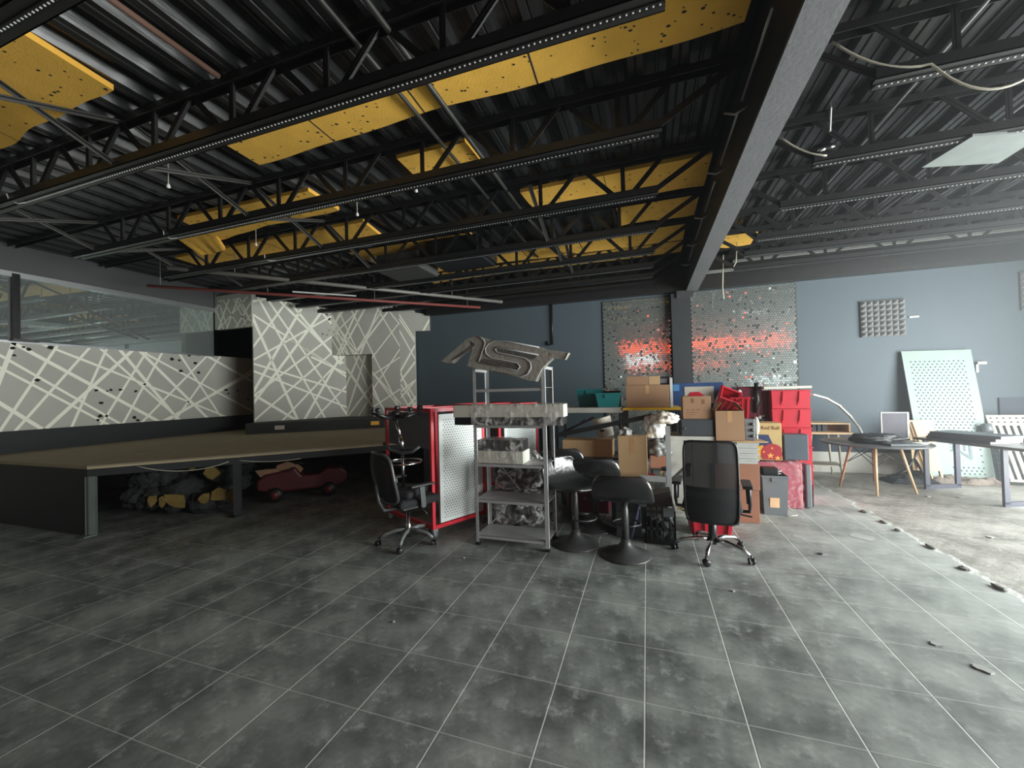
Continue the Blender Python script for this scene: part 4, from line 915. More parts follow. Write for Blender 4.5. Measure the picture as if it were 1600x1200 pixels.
# ================================================================== STORAGE CLUTTER
def carton(x0, x1, y0, y1, z0, z1, m, label, flaps=0, tp=True, group=None, rz=0, name='cardboard_box'):
    cx, cy = (x0+x1)/2, (y0+y1)/2; t = thing(name, label, 'box', (cx, cy, z0), rz, group); a, b, h = (x1-x0)/2, (y1-y0)/2, z1-z0; k = .004
    mb = MB()
    if flaps: mb.bx(-a, a, -b, -b+k, 0, h); mb.bx(-a, a, b-k, b, 0, h); mb.bx(-a, -a+k, -b+k, b-k, 0, h); mb.bx(a-k, a, -b+k, b-k, 0, h); mb.bx(-a, a, -b, b, 0, k)
    else: mb.bx(-a, a, -b, b, 0, h)
    mb.build('carton', m, t, world=False, bevel=.003)
    if tp:
        mb = MB(); mb.bx(-.025, .025, -b-.0012, -b-.0002, h*.62, h*.995); mb.bx(-.025, .025, -b, b, h+.0003, h+.0012) if not flaps else None; mb.build('tape', tape, t, world=False)
    if flaps:
        for s_ in (-1, 1):
            mb = MB(); mb.hexa([(a*s_, -b, h), (a*s_+.004*s_, -b, h), (a*s_+.004*s_, b, h), (a*s_, b, h), (a*s_+.02*s_-.1*s_*(flaps > 1), -b*.96, h+.1), (a*s_+.024*s_-.1*s_*(flaps > 1), -b*.96, h+.1), (a*s_+.024*s_-.1*s_*(flaps > 1), b*.96, h+.1), (a*s_+.02*s_-.1*s_*(flaps > 1), b*.96, h+.1)]); mb.build('flap', m, t, world=False)
    return t
def table(x0, x1, y0, y1, h, th, mtop, mleg, label, name='table', cat='table', leg=.03, inset=.03):
    t = thing(name, label, cat, ((x0+x1)/2, (y0+y1)/2, 0)); mb = MB(); mb.bx(x0, x1, y0, y1, h-th, h); mb.build('top', mtop, t, bevel=.004)
    for x_ in (x0+inset, x1-inset):
        for y_ in (y0+inset, y1-inset): mb = MB(); mb.bx(x_-leg/2, x_+leg/2, y_-leg/2, y_+leg/2, 0, h-th); mb.build('leg', mleg, t)
    return t
# upper racks at the back
YA = 5.85
zW = at(930, 637, Y=YA).z; zY = at(1015, 637, Y=YA).z
t = table(-1.32, -.345, YA, YA+.7, zW, .075, mat('soiled_white_laminate', (176, 176, 168), .5), black_steel, 'white edged high table carrying the teal bins')
t = table(-.335, .43, YA-.02, YA+.7, zY, .035, yellow_lam, black_steel, 'high table with bright yellow edge carrying brown boxes')
def tub(x0, x1, y0, y1, z0, z1, m, label, name='plastic_bin', cat='bin', grp=None, lid=False, taper=.82):
    cx, cy = (x0+x1)/2, (y0+y1)/2; a, b, h = (x1-x0)/2, (y1-y0)/2, z1-z0; t = thing(name, label, cat, (cx, cy, z0), 0, grp)
    mb = MB(); kx = taper; th = .006
    o0 = [(-a*kx, -b*kx, 0), (a*kx, -b*kx, 0), (a*kx, b*kx, 0), (-a*kx, b*kx, 0)]; o1 = [(-a, -b, h), (a, -b, h), (a, b, h), (-a, b, h)]
    i1 = [(x_*(1-th/a), y_*(1-th/b), h) for x_, y_, _ in o1]; i0 = [(x_*.97, y_*.97, th) for x_, y_, _ in o0]
    for k in range(4):
        j = (k+1) % 4; mb.face([o0[k], o0[j], o1[j], o1[k]]); mb.face([i0[k], i1[k], i1[j], i0[j]]); mb.face([o1[k], o1[j], i1[j], i1[k]])
    mb.face(o0[::-1]); mb.face(i0); mb.build('tub_body', m, t, world=False)
    mb = MB(); e = .02
    for (p, q) in (((-a-e/2, -b), (a+e/2, -b)), ((-a-e/2, b), (a+e/2, b)), ((-a, -b), (-a, b)), ((a, -b), (a, b))): mb.bar((p[0], p[1], h-.012), (q[0], q[1], h-.012), e, .024)
    mb.build('rim', m, t, world=False, bevel=.004)
    for s_ in (-1, 1):
        mb = MB(); mb.bx(-a*.28, a*.28, b*s_*.985-.012, b*s_*.985+.012, h-.07, h-.024); mb.build('grip', m, t, world=False)
    return t
a, b = at(901, 620, Y=YA+.25), at(937, 620, Y=YA+.25); tub(a.x, b.x+.05, YA+.22, YA+.62, zW+.001, at(915, 608, Y=YA+.25).z, teal, 'larger teal plastic bin on the left end of the white high table', grp='teal plastic bins')
a, b = at(933, 620, Y=YA+.03), at(972, 620, Y=YA+.03); tub(a.x-.02, b.x-.02, YA+.02, YA+.2, zW+.001, at(950, 614, Y=YA+.03).z, teal, 'smaller teal plastic bin in front of the larger one', grp='teal plastic bins')
mb = MB(); mb.bx(-.73, -.38, YA+.42, YA+.66, zW+.001, zW+.235); tag(mb.build('file_box', dkgrey_pl, bevel=.006), 'dark grey box behind the smaller teal bin', 'box')
a, b = at(978, 620, Y=YA+.02), at(1046, 620, Y=YA+.02); zt = at(1000, 602, Y=YA+.02).z
carton(a.x, b.x, YA+.02, YA+.5, zY+.001, zt, card, 'large brown box on the yellow edged table')
b2 = at(1029, 595, Y=YA+.04); z2 = at(1000, 588, Y=YA+.04).z; carton(a.x+.01, b2.x-.14, YA+.04, YA+.44, zt+.002, z2, card, 'smaller brown box stacked on the left of the large brown box', tp=False)
carton(b2.x-.13, b2.x+.02, YA+.04, YA+.36, zt+.002, z2-.005, card2, 'narrow brown carton on top of the large box, beside the small grey device', tp=False)
c0 = at(1038, 597, Y=YA+.05); t = thing('small_device', 'small grey device with black frame on the large brown box', 'device', (c0.x, YA+.1, zt)); mb = MB(); mb.bx(c0.x-.07, c0.x+.07, YA+.05, YA+.17, zt+.002, zt+.11); mb.build('casing', black_plastic, t); mb = MB(); mb.bx(c0.x-.05, c0.x+.045, YA+.046, YA+.05, zt+.025, zt+.085); mb.build('front_plate', grey_pl, t)
mb = MB(); mb.bx(at(1047, 610, Y=YA).x, at(1047, 610, Y=YA).x+.035, YA+.02, YA+.4, zY+.001, at(1047, 590, Y=YA).z); tag(mb.build('white_board', white_p), 'upright white board edge at the right of the large brown box', 'board')
# second line of furniture under the cartons
t = thing('storage_cabinet', 'white cabinet behind the high backed office chair carrying boxes', 'cabinet', (.75, 5.55, 0))
zc_ = at(1090, 682, Y=5.3).z
mb = MB(); mb.bx(.24, .75, 5.3, 5.86-.06, 0, zc_); mb.build('carcass', mat('soiled_white_laminate', (176, 176, 168)), t, bevel=.004)
for x_ in (.25, .5): mb = MB(); mb.bx(x_, x_+.245, 5.285, 5.299, .06, zc_-.05); d_ = mb.build('door', mat('soiled_white_laminate', (176, 176, 168)), t); m2 = MB(); m2.bx(x_+.2, x_+.22, 5.27, 5.285, .5, .62); m2.build('handle', alu, d_)
x0, x1 = at(1064, 668, Y=5.3).x, at(1118, 668, Y=5.3).x; zd = at(1090, 655, Y=5.3).z
t = thing('drawer_box', 'dark grey drawer unit under the printed brown box', 'drawer unit', ((x0+x1)/2, 5.5, zc_)); mb = MB(); mb.bx(x0, x1-.02, 5.31, 5.72, zc_+.001, zd); mb.build('casing', dkgrey_pl, t, bevel=.004); mb = MB(); mb.bx(x0+.01, x1-.03, 5.3, 5.309, zc_+.012, zd-.012); mb.build('drawer_front', dkgrey_pl, t); mb = MB(); mb.lathe([(.001, 0), (.012, .002), (.012, .012)], (x0+.05, 5.295, zc_+.1), 10, Matrix.Rotation(R(90), 4, 'X')); mb.build('knob', alu, t)
x0, x1 = at(1067, 640, Y=5.33).x, at(1111, 640, Y=5.33).x; zt = at(1088, 619, Y=5.33).z
t = carton(x0, x1, 5.33, 5.62, zd+.001, zt, card, 'brown box with printed lines on the dark drawer unit, red plastic poking out', tp=False)
mb = MB(); h = zt-zd; 
for k in range(3): mb.bx(-(x1-x0)/2+.04+.055*k, -(x1-x0)/2+.075+.055*k, -.1468, -.1458, h*.38, h*.42)
mb.bx(-(x1-x0)/2+.03, -(x1-x0)/2+.16, -.1468, -.1458, h*.27, h*.3); mb.bx(-(x1-x0)/2+.03, -(x1-x0)/2+.13, -.1468, -.1458, h*.17, h*.2); mb.bx(-(x1-x0)/2+.03, -(x1-x0)/2+.09, -.1468, -.1458, h*.08, h*.1); mb.bx(-.06, -.03, -.1468, -.1458, h*.7, h*.9); mb.bx(.06, .09, -.1468, -.1458, h*.65, h*.85); mb.build('print', mat('carton_print', (120, 84, 56), .8), t, world=False)
mb = MB(); mb.prism([(x0+.07, 5.42, zt+.001), (x0+.26, 5.42, zt+.001), (x0+.2, 5.44, zt+.05), (x0+.1, 5.44, zt+.045)], (0, .12, 0)); tag(mb.build('red_dish', red_pl), 'red plastic dish peeking over the printed brown box', 'dish')
# red bins in the pile
def ribbed_bin(c, w, d, h, rot, label, grp, m=red_pl, name='crate', parts=True):
    t = thing(name, label, 'crate', c, 0, grp); M_ = Matrix.Translation(c) @ rot
    mb = MB(); a, b, k = w/2, d/2, .84; o0 = [(-a*k, -b*k, 0), (a*k, -b*k, 0), (a*k, b*k, 0), (-a*k, b*k, 0)]; o1 = [(-a, -b, h), (a, -b, h), (a, b, h), (-a, b, h)]
    for i in range(4):
        j = (i+1) % 4; mb.face([M_ @ Vector(q) for q in (o0[i], o0[j], o1[j], o1[i])])
    mb.face([M_ @ Vector(q) for q in o0]); mb.build('shell', m, t, solid=.008)
    mb = MB()
    for (p, q) in (((-a, -b), (a, -b)), ((-a, b), (a, b)), ((-a, -b), (-a, b)), ((a, -b), (a, b))): mb.bar(M_ @ Vector((p[0], p[1], h)), M_ @ Vector((q[0], q[1], h)), .035, .02)
    mb.build('rim', m, t)
    if parts:
        for f_ in (-.85, -.3, .3, .85):
            for s_ in (-1, 1):
                mb = MB(); mb.hexa([M_ @ Vector(q) for q in ((a*f_*k-.008, b*s_*k, 0), (a*f_*k+.008, b*s_*k, 0), (a*f_*k+.008, b*s_*k+.03*s_, 0), (a*f_*k-.008, b*s_*k+.03*s_, 0), (a*f_-.008, b*s_, h), (a*f_+.008, b*s_, h), (a*f_+.008, b*s_+.02*s_, h), (a*f_-.008, b*s_+.02*s_, h))]); mb.build('rib', m, t)
    return t
# shelf of maroon wrapped goods behind
t = table(.95, 1.62, 6.35, 6.85, 1.12, .03, dkgrey_pl, black_steel, 'dark bench behind the open brown box carrying maroon goods')
for k, (px0, px1, py0, py1, m, lb) in enumerate(((1150, 1196, 612, 640, maroon, 'maroon wrapped block behind the red crates, upper'), (1168, 1196, 640, 668, maroon, 'maroon wrapped block behind the red crates, lower'))):
    pass
x0, x1 = at(1150, 640, Y=6.4).x, at(1194, 640, Y=6.4).x
t = thing('wrapped_goods', 'tall maroon package in shiny film between the red crates and the red tote stack', 'package', ((x0+x1)/2, 6.5, 1.12)); mb = MB(); mb.bx(x0+.02, x1, 6.38, 6.8, 1.121, at(1170, 604, Y=6.4).z); mb.build('package', mat('dark_maroon_wrap', (92, 30, 44), .3, 0, .5, 7, .5, 14), t, bevel=.02)
mb = MB(); mb.tube([at(1181, 598, Y=6.36), at(1183, 625, Y=6.36), at(1180, 645, Y=6.36)], [.025, .04, .02], 8); mb.build('black_sleeve', black_plastic, t)
for k, (px, py, r) in enumerate(((1178, 622, .02), (1187, 652, .025), (1193, 650, .015), (1156, 612, .025))):
    mb = MB(); mb.blob(at(px, py, Y=6.37), (r, .008, r), k, .5, 3, 2, False); mb.build('film_tatter', white_p, t)
xc = at(1137, 630, Y=5.75)
table(.72, 1.22, 5.85, 6.25, at(1140, 655, Y=5.9).z, .03, dkgrey_pl, black_steel, 'dark stand hidden behind the open brown box, under the red crates', leg=.025)
zst = at(1140, 655, Y=5.9).z
ribbed_bin(Vector((xc.x-.02, 6.03, zst+.15)), .24, .24, .24, Matrix.Rotation(R(24), 4, 'Y') @ Matrix.Rotation(R(38), 4, 'X'), 'red crate tipped up above the open brown box', 'red plastic crates')
xc2 = at(1160, 640, Y=5.8); ribbed_bin(Vector((xc2.x, 5.98, zst+.002)), .22, .26, at(1160, 621, Y=5.85).z-zst-.01, Matrix.Rotation(R(-8), 4, 'Z'), 'bright red crate standing right of the open brown box', 'red plastic crates')
# blue carton with white roll
x0, x1 = at(1051, 620, Y=6.75).x, at(1131, 620, Y=6.75).x; zt = at(1090, 598, Y=6.75).z
table(x0-.02, x1+.02, 6.7, 7.2, 1.14, .03, dkgrey_pl, black_steel, 'dark table at the back under the blue printed box')
t = thing('printed_box', 'dark blue printed box with white label at the back of the pile', 'box', ((x0+x1)/2, 6.95, 1.14)); mb = MB(); mb.bx(x0, x1, 6.75, 7.15, 1.141, zt); mb.build('carton', blue, t, bevel=.004)
mb = MB(); mb.bx(x0+.01, x0+.1, 6.746, 6.75, zt-.12, zt-.02); mb.build('blue_label', mat('light_blue_print', (70, 130, 176), .5), t)
a, b = at(1070, 612, Y=6.7), at(1116, 612, Y=6.7); mb = MB(); mb.bx(a.x, b.x, 6.742, 6.749, at(1090, 618, Y=6.74).z-.12, at(1090, 604, Y=6.74).z); mb.build('white_label', cream, t)
# tall stack of red totes
xL, xR_ = at(1207, 650, Y=6.25).x, at(1268, 650, Y=6.25).x; zt = at(1230, 607, Y=6.25).z; n = 6; hh = (zt-.02)/n
for k in range(n):
    z0 = .002+k*hh; cx = (xL+xR_)/2
    t = thing('tote', 'red plastic tote, %s from the floor in the tall red stack' % ['lowest one', 'second', 'third', 'fourth', 'fifth', 'topmost, sixth'][k], 'tote', (cx, 6.5, z0), 0, 'stacked red totes')
    a, b = (xR_-xL)/2, .24
    mb = MB(); o0 = [(-a*.975, -b*.975, 0), (a*.975, -b*.975, 0), (a*.975, b*.975, 0), (-a*.975, b*.975, 0)]; o1 = [(-a, -b, hh-.006), (a, -b, hh-.006), (a, b, hh-.006), (-a, b, hh-.006)]; mb.hexa(o0+o1); mb.build('shell', red_pl, t, world=False)
    mb = MB(); mb.bx(-a-.008, a+.008, -b-.008, b+.008, hh-.02, hh-.004); mb.build('rim', red_pl, t, world=False, bevel=.004)
    for f_ in (-.55, .3):
        mb = MB(); mb.prism([(a*f_-.01, -b*.93, .0), (a*f_+.02, -b*.93-.035, hh*.45), (a*f_+.03, -b-.012, hh-.02), (a*f_+.012, -b, hh-.02), (a*f_, -b*.93, hh*.4)], (.014, 0, 0)); mb.build('rib', red_pl, t, world=False)
    for f_ in (-.5, .5):
        mb = MB(); mb.prism([(a*.93, b*f_, .0), (a*.96+.045, b*f_, hh*.5), (a+.02, b*f_, hh-.02), (a, b*f_, hh-.02)], (0, .012, 0)); mb.build('rib', red_pl, t, world=False)
mb = MB(); mb.bx(xL-.1, xR_+.0, 6.2, 6.6, zt+.0, zt+.03); tag(mb.build('white_slab', mat('soiled_white_case', (190, 190, 178))), 'flat white slab on top of the red tote stack', 'slab')
t = thing('tote_stack_back', 'maroon shaded tote half hidden left of the tall red stack', 'tote', (xL-.12, 6.6, 1.12)); 
mb = MB(); mb.bx(xL-.1, xL-.02, 6.42, 6.8, 1.122, zt-.02); mb.build('shell', maroon, t, bevel=.01); mb = MB(); mb.bx(xL-.115, xL-.01, 6.4, 6.82, zt-.05, zt-.02); mb.build('rim', maroon, t)
t.name = 'tote'
# drink carton on the pink wrapped parcel etc.
x0, x1 = at(1216, 750, Y=5.95).x, at(1255, 750, Y=5.95).x; zt = at(1235, 721, Y=5.95).z
t = thing('wrapped_parcel', 'maroon parcel in clear film on the floor right of the grey bin', 'parcel', ((x0+x1)/2, 6.1, 0)); mb = MB(); mb.bx(x0-.22, x1, 5.97, 6.3, .005, zt-.02); mb.build('parcel', mat('dusty_pink_parcel', (158, 74, 86), .5), t, bevel=.01); mb = MB(); crumple(mb, x0-.23, x1+.006, 5.955, 6.31, .008, zt, 12, .014, 30); mb.build('plastic_wrap', film_red, t, smooth=True)
zpp = zt
x0, x1 = at(1181, 700, Y=5.98).x, at(1222, 700, Y=5.98).x; z1 = at(1200, 661, Y=5.98).z
t = thing('drinks_box', 'Red Bull cardboard box standing on the maroon parcel', 'box', ((x0+x1)/2, 6.1, zpp)); mb = MB(); mb.bx(x0, x1, 5.98, 6.26, zpp+.004, z1); mb.build('carton', mat('sand_cardboard', (170, 146, 98), .8), t, bevel=.004)
W_ = x1-x0; H_ = z1-zpp; yf = 5.978
def rb(u, v, l=0): return Vector((x0+W_*u, yf-l, zpp+.004+H_*v))
mb = MB(); mb.face([rb(0, .68), rb(.5, .68), rb(.7, .36), rb(.45, .3), rb(0, .42)]); mb.build('blue_print', mat('navy_print', (26, 40, 78), .6), t)
mb = MB(); mb.face([rb(.02, .12, .001), rb(.3, .12, .001), rb(.42, .3, .001), rb(.25, .4, .001), rb(.02, .34, .001)]); mb.build('yellow_print', mat('sun_print', (196, 142, 36), .6), t)
mb = MB(); mb.face([rb(.62+.44*math.cos(a)*(1 if math.cos(a) < .86 else .86), .18+.26*math.sin(a), .002) for a in [R(-38)+R(256)*k/18 for k in range(19)]]); mb.build('red_print', mat('red_print', (150, 28, 38), .6), t)
mb = MB()
for (u, v, s_) in ((.55, .12, 1.2), (.82, .06, 1), (.62, .32, .5), (.3, .22, .5)):
    c0 = [(0, .09), (.03, .03), (.11, .03), (.05, -.01), (.08, -.08), (0, -.03), (-.08, -.08), (-.05, -.01), (-.11, .03), (-.03, .03)]; mb.face([rb(u+x_*s_, v+y_*s_*.8, .003) for x_, y_ in c0])
mb.build('orange_print', mat('orange_print', (226, 150, 70), .6), t)
mb = MB(); text_into(mb, 'Red Bull', .062, rb(.22, .82), (1, 0, 0), (0, 0, 1), .002); mb.build('lettering', mat('brown_print', (92, 50, 30), .7), t)
x0, x1 = at(1223, 700, Y=6.1).x, at(1260, 700, Y=6.1).x; z1 = at(1240, 678, Y=6.1).z
mb = MB(); mb.bx(x0, x1, 6.03, 6.2, zpp+.004, z1); tag(mb.build('dark_panel_box', mat('slate_panel', (62, 72, 82), .5), bevel=.006), 'slate grey flat box beside the drinks box', 'box')
x0, x1 = at(1250, 750, Y=6.7).x, at(1267, 750, Y=6.7).x
t = thing('computer_case', 'silver grey computer case on the floor by the red totes', 'computer case', (x0, 6.1, 0)); a, b = at(1255, 748, Y=6.05).x, at(1267, 748, Y=6.05).x
mb = MB(); mb.bx(a+.02, b, 6.02, 6.22, 0.01, at(1262, 726, Y=6.05).z); mb.build('casing', grey_pl, t, bevel=.012); mb = MB(); mb.bx(b-.001, b+.018, 6.04, 6.21, .02, .3); mb.build('side_panel', black_plastic, t)
# grey bin
x0, x1 = at(1188, 760, Y=5.72).x, at(1228, 760, Y=5.72).x; zt = at(1207, 741, Y=5.72).z
t = tub(x0, x1, 5.62, 6.0-.06, .002, zt, grey_pl, 'grey plastic bin with paper sticker and cables inside, on the floor', name='storage_bin', taper=.88)
w_ = (x1-x0)/2; mb = MB(); mb.hexa([(-.06, -.146, .09), (.04, -.146, .09), (.04, -.143, .09), (-.06, -.143, .09), (-.06, -.158, .21), (.04, -.158, .21), (.04, -.15, .21), (-.06, -.15, .21)]); mb.build('sticker', mat('buff_label', (214, 178, 140), .7), t, world=False)
mb = MB(); mb.bx(x0+.03, x0+.2, 5.7, 5.86, zt-.12, zt+.075); tag(mb.build('black_box', black_plastic, bevel=.01), 'black box sticking out of the grey bin', 'box')
mb = MB(); rgc = random.Random(9); c0 = Vector((x1-.1, 5.78, zt+.01)); pts = [c0+Vector((.08*math.cos(k*1.7)*rgc.uniform(.5, 1), .07*math.sin(k*1.7)*rgc.uniform(.5, 1), rgc.uniform(-.03, .04))) for k in range(26)]; mb.tube(pts, .007, 6); tag(mb.build('cable_tangle', mat('dusty_cable', (120, 122, 120), .5)), 'tangle of grey cables on the grey bin', 'cable')
mb = MB(); mb.tube([(x1-.02, 5.75, .15), (x1+.04, 5.7, .06), (x1+.09, 5.66, .012), (x1-.02, 5.6, .008)], .005, 6); tag(mb.build('cable', cable_m), 'thin cable trailing from the grey bin onto the floor', 'cable')
# brown tall box, trays, board, radio
x0, x1 = at(1119, 760, Y=5.25).x, at(1186, 760, Y=5.25).x; zt = at(1170, 725, Y=5.25).z; zm = at(1170, 766, Y=5.25).z
carton(x0, x1, 5.25, 5.62, .001, zm, card3, 'reddish brown box on the floor right of the office chair', tp=False); carton(x0-.01, x1+.01, 5.245, 5.62, zm+.002, zt, card3, 'upper reddish brown box under the grey trays')
x0, x1 = at(1119, 700, Y=5.25).x, at(1186, 700, Y=5.25).x; ztr = at(1170, 692, Y=5.25).z; nt_ = 4; h_ = (ztr-zt)/nt_
for k in range(nt_):
    t = thing('tray', 'grey tray, %s of the four stacked on the reddish boxes' % ['lowest', 'second from below', 'third from below', 'topmost'][k], 'tray', ((x0+x1)/2, 5.4, zt+k*h_), 0, 'stacked grey trays')
    mb = MB(); mb.bx(-(x1-x0)/2+.015, (x1-x0)/2-.015, -.15, .2, .001, h_*.65); mb.build('tray_body', mat('pale_grey_tray', (170, 172, 168), .5), t, world=False); mb = MB(); mb.bx(-(x1-x0)/2, (x1-x0)/2, -.16, .21, h_*.65, h_-.002); mb.build('rim', mat('pale_grey_tray', (170, 172, 168)), t, world=False)
mb = MB(); mb.prism([(x0+.02, 5.22, ztr+.002), (x1+.1, 5.27, ztr+.002), (x1+.06, 5.56, ztr+.002), (x0+.02, 5.56, ztr+.002)], (0, 0, .012)); tag(mb.build('cardboard_sheet', card2), 'loose cardboard sheet on the topmost grey tray', 'cardboard')
zz = ztr+.016
x0, x1 = at(1118, 660, Y=5.28).x, at(1163, 660, Y=5.28).x; zt = at(1140, 642, Y=5.28).z
carton(x0, x1, 5.28, 5.55, zz, zt, card, 'open brown box with raised flaps right of the dark drawer unit', flaps=2)
xa_, xb_ = at(1164, 670, Y=5.35).x, at(1180, 670, Y=5.35).x; z1 = at(1170, 655, Y=5.35).z
t = thing('amplifier', 'grey box with black knobs on the cardboard sheet', 'amplifier', ((xa_+xb_)/2, 5.45, zz)); mb = MB(); mb.bx(xa_, xb_, 5.36, 5.54, zz, z1); mb.build('casing', grey_pl, t, bevel=.006)
for k in range(3): mb = MB(); mb.lathe([(.001, 0), (.018, .001), (.016, .02), (.001, .021)], (xb_-.03, 5.36, zz+.05+.07*k), 12, Matrix.Rotation(R(90), 4, 'X')); mb.build('knob', black_plastic, t)
xa_, xb_ = at(1181, 670, Y=5.4).x, at(1187, 670, Y=5.4).x; mb = MB(); mb.tube([(xa_+.02, 5.46, zz), (xa_+.02, 5.46, zz+.05)], .014, 10); mb.blob((xa_+.02, 5.46, zz+.16), (.034, .03, .11), 2, .1, 1, 3); tag(mb.build('cup', cream), 'cream beaker standing right of the amplifier', 'beaker')
# low table with long box, tall box, drum, bars, bags
zlt = at(915, 713, Y=5.1).z
t = table(-1.14, .02, 5.05, 5.6, zlt, .03, dkgrey_pl, alu, 'low table with silver legs behind the bar stools carrying the long tan box', leg=.03)
mb = MB(); mb.bx(-1.02, -.5, 5.2, 5.55, .001, .5); tag(mb.build('tool_case', maroon, bevel=.01), 'dark maroon case on the floor under the low table', 'case')
x0, x1 = at(879, 700, Y=5.07).x, at(957, 700, Y=5.07).x; zlb = at(915, 688, Y=5.07).z
carton(x0, x1, 5.07, 5.4, zlt+.001, zlb, card2, 'long tan box lying on the low table behind the bar stools')
x0, x1 = at(966, 700, Y=4.9).x, at(1011, 700, Y=4.9).x; zt = at(988, 681, Y=4.9).z
t = thing('storage_chest', 'black chest on the floor behind the front bar stool', 'chest', ((x0+x1)/2-.05, 4.9, 0)); mb = MB(); mb.bx(x0-.08, x1-.01, 4.72, 5.02, .001, .5); mb.build('body', black_plastic, t, bevel=.012)
for x_ in (x0-.0, x1-.1): mb = MB(); mb.bx(x_-.02, x_+.02, 4.708, 4.719, .38, .46); mb.build('latch', alu, t)
carton(x0, x1, 4.86, 5.03, .503, zt, card2, 'tall tan box standing on the black chest behind the stools')
c0 = at(941, 674, Y=5.18); zb_ = zlb+.002
t = thing('bucket', 'off white tub tipped on the long tan box', 'tub', (c0.x, 5.2, zb_)); M_ = Matrix.Rotation(R(-14), 4, 'Y'); mb = MB(); mb.lathe([(.09, 0), (.1, .01), (.118, .24), (.122, .25)], (c0.x+.045, 5.24, zb_+.03), 28, M_); mb.build('tub_body', cream, t)
mb = MB(); mb.bx(c0.x-.02, c0.x+.03, 5.122, 5.126, zb_+.1, zb_+.13); mb.build('mark', black_plastic, t)
p0, p1 = at(866, 681, Y=5.08), at(1022, 649, Y=5.12); mb = MB(); mb.bar(p0, p1, .05, .055); tag(mb.build('black_bar', black_plastic, bevel=.004), 'long black bar lying slanted over the tan boxes', 'bar')
p0, p1 = at(880, 675, Y=5.2), at(928, 652, Y=5.25); mb = MB(); mb.bar(p0, p1, .03, .03); mb.tube([p0.lerp(p1, .5), p0.lerp(p1, .7)+Vector((.03, 0, .05))], .01, 6); tag(mb.build('tripod', black_plastic), 'folded black tripod leaning behind the off white tub', 'tripod')
for k, (px, py, rx_, rz_, Y_, m_, lb) in enumerate(((1022, 668, .12, .16, 5.1, bag_white, 'white plastic bag draped over the end of the black bar'), (1040, 654, .13, .08, 5.02, mat('cream_sheet', (222, 214, 200), .6, 0, .06, 6, .4, 16), 'crumpled cream sheet on the grey post'), (975, 676, .08, .06, 5.0, mat('clear_crumpled_film', (150, 152, 150), .25, 0, .3, 12, .6, 24), 'crumpled clear film on the tall tan box'), (1030, 705, .14, .15, 5.2, mat('grey_polythene', (104, 106, 104), .4, 0, .3, 7, .6, 16), 'grey plastic bag sagging behind the grey post'))):
    c0 = at(px, py, Y=Y_); mb = MB(); mb.blob(c0, (rx_, .09, rz_), k+20, .38, 2.2, 4, True, -rz_*.75); tag(mb.build('plastic_bag', m_), lb, 'bag')
t = thing('tube_stand', 'grey square tube frame standing left of the high backed chair', 'frame', (.1, 4.85, 0)); x_ = at(1044, 700, Y=4.75).x; zt = at(1044, 666, Y=4.75).z; zb_ = at(1030, 748, Y=4.75).z; x0 = at(1000, 748, Y=4.75).x
mb = MB(); mb.bx(x_-.025, x_+.025, 4.72, 4.77, 0, zt); mb.build('post', grey_steel, t); mb = MB(); mb.bx(x0, x_-.025, 4.722, 4.768, zb_-.03, zb_+.03); mb.build('crossbar', grey_steel, t); mb = MB(); mb.bx(x0-.0, x0+.05, 4.722, 4.768, 0, zb_-.03); mb.build('short_post', grey_steel, t)
mb = MB(); mb.bar((x_, 4.77, .52), (x_+.25, 5.2, .66), .04, .04); mb.build('brace', black_steel, t)
c0 = at(1033, 716, Y=5.0); 
t = table(.0, .225, 5.08, 5.3, .62, .02, dkgrey_pl, black_steel, 'little dark shelf behind the grey square tube frame', leg=.02); carton(.01, .2, 5.1, 5.28, .621, .77, card3, 'small brown carton behind the grey square tube frame', tp=False)
# crates and printer at floor level by the chair
def opencrate(x0, x1, y0, y1, z0, z1, m, label, nb=5):
    t = thing('crate', label, 'crate', ((x0+x1)/2, (y0+y1)/2, z0), 0); mb = MB(); mb.bx(x0, x1, y0, y1, z0, z0+.01); mb.build('base', m, t); mb = MB(); mb.bx(x0, x1, y0, y0+.01, z1-.03, z1); mb.bx(x0, x1, y1-.01, y1, z1-.03, z1); mb.bx(x0, x0+.01, y0, y1, z1-.03, z1); mb.bx(x1-.01, x1, y0, y1, z1-.03, z1); mb.build('rim', m, t)
    for k in range(nb+1):
        x_ = x0+(x1-x0-.014)*k/nb; mb = MB(); mb.bx(x_, x_+.014, y0, y0+.012, z0, z1-.03); mb.build('slat', m, t); mb = MB(); mb.bx(x_, x_+.014, y1-.012, y1, z0, z1-.03); mb.build('slat', m, t)
        y_ = y0+(y1-y0-.014)*k/nb; mb = MB(); mb.bx(x0, x0+.012, y_, y_+.014, z0, z1-.03); mb.build('slat', m, t); mb = MB(); mb.bx(x1-.012, x1, y_, y_+.014, z0, z1-.03); mb.build('slat', m, t)
    mb = MB(); mb.bx(x0, x1, y0, y0+.009, z0+.14, z0+.17); mb.bx(x0, x0+.009, y0, y1, z0+.14, z0+.17); mb.build('band', m, t); return t
opencrate(-.06, .235, 4.32, 4.62, .001, .34, black_plastic, 'black slatted crate on the floor left of the chrome star base')
mb = MB(); rgx = random.Random(2)
for k in range(9): mb.blob((rgx.uniform(.0, .18), rgx.uniform(4.38, 4.55), rgx.uniform(.06, .22)), (.06, .05, .05), k, .4, 2, 2, False)
tag(mb.build('crate_contents', rubble), 'dark odds and ends inside the black slatted crate', 'odds and ends', kind='stuff')
p = [at(q[0], q[1], Y=4.3) for q in ((1003, 786), (1045, 773), (1056, 778), (1058, 797), (1014, 808))]
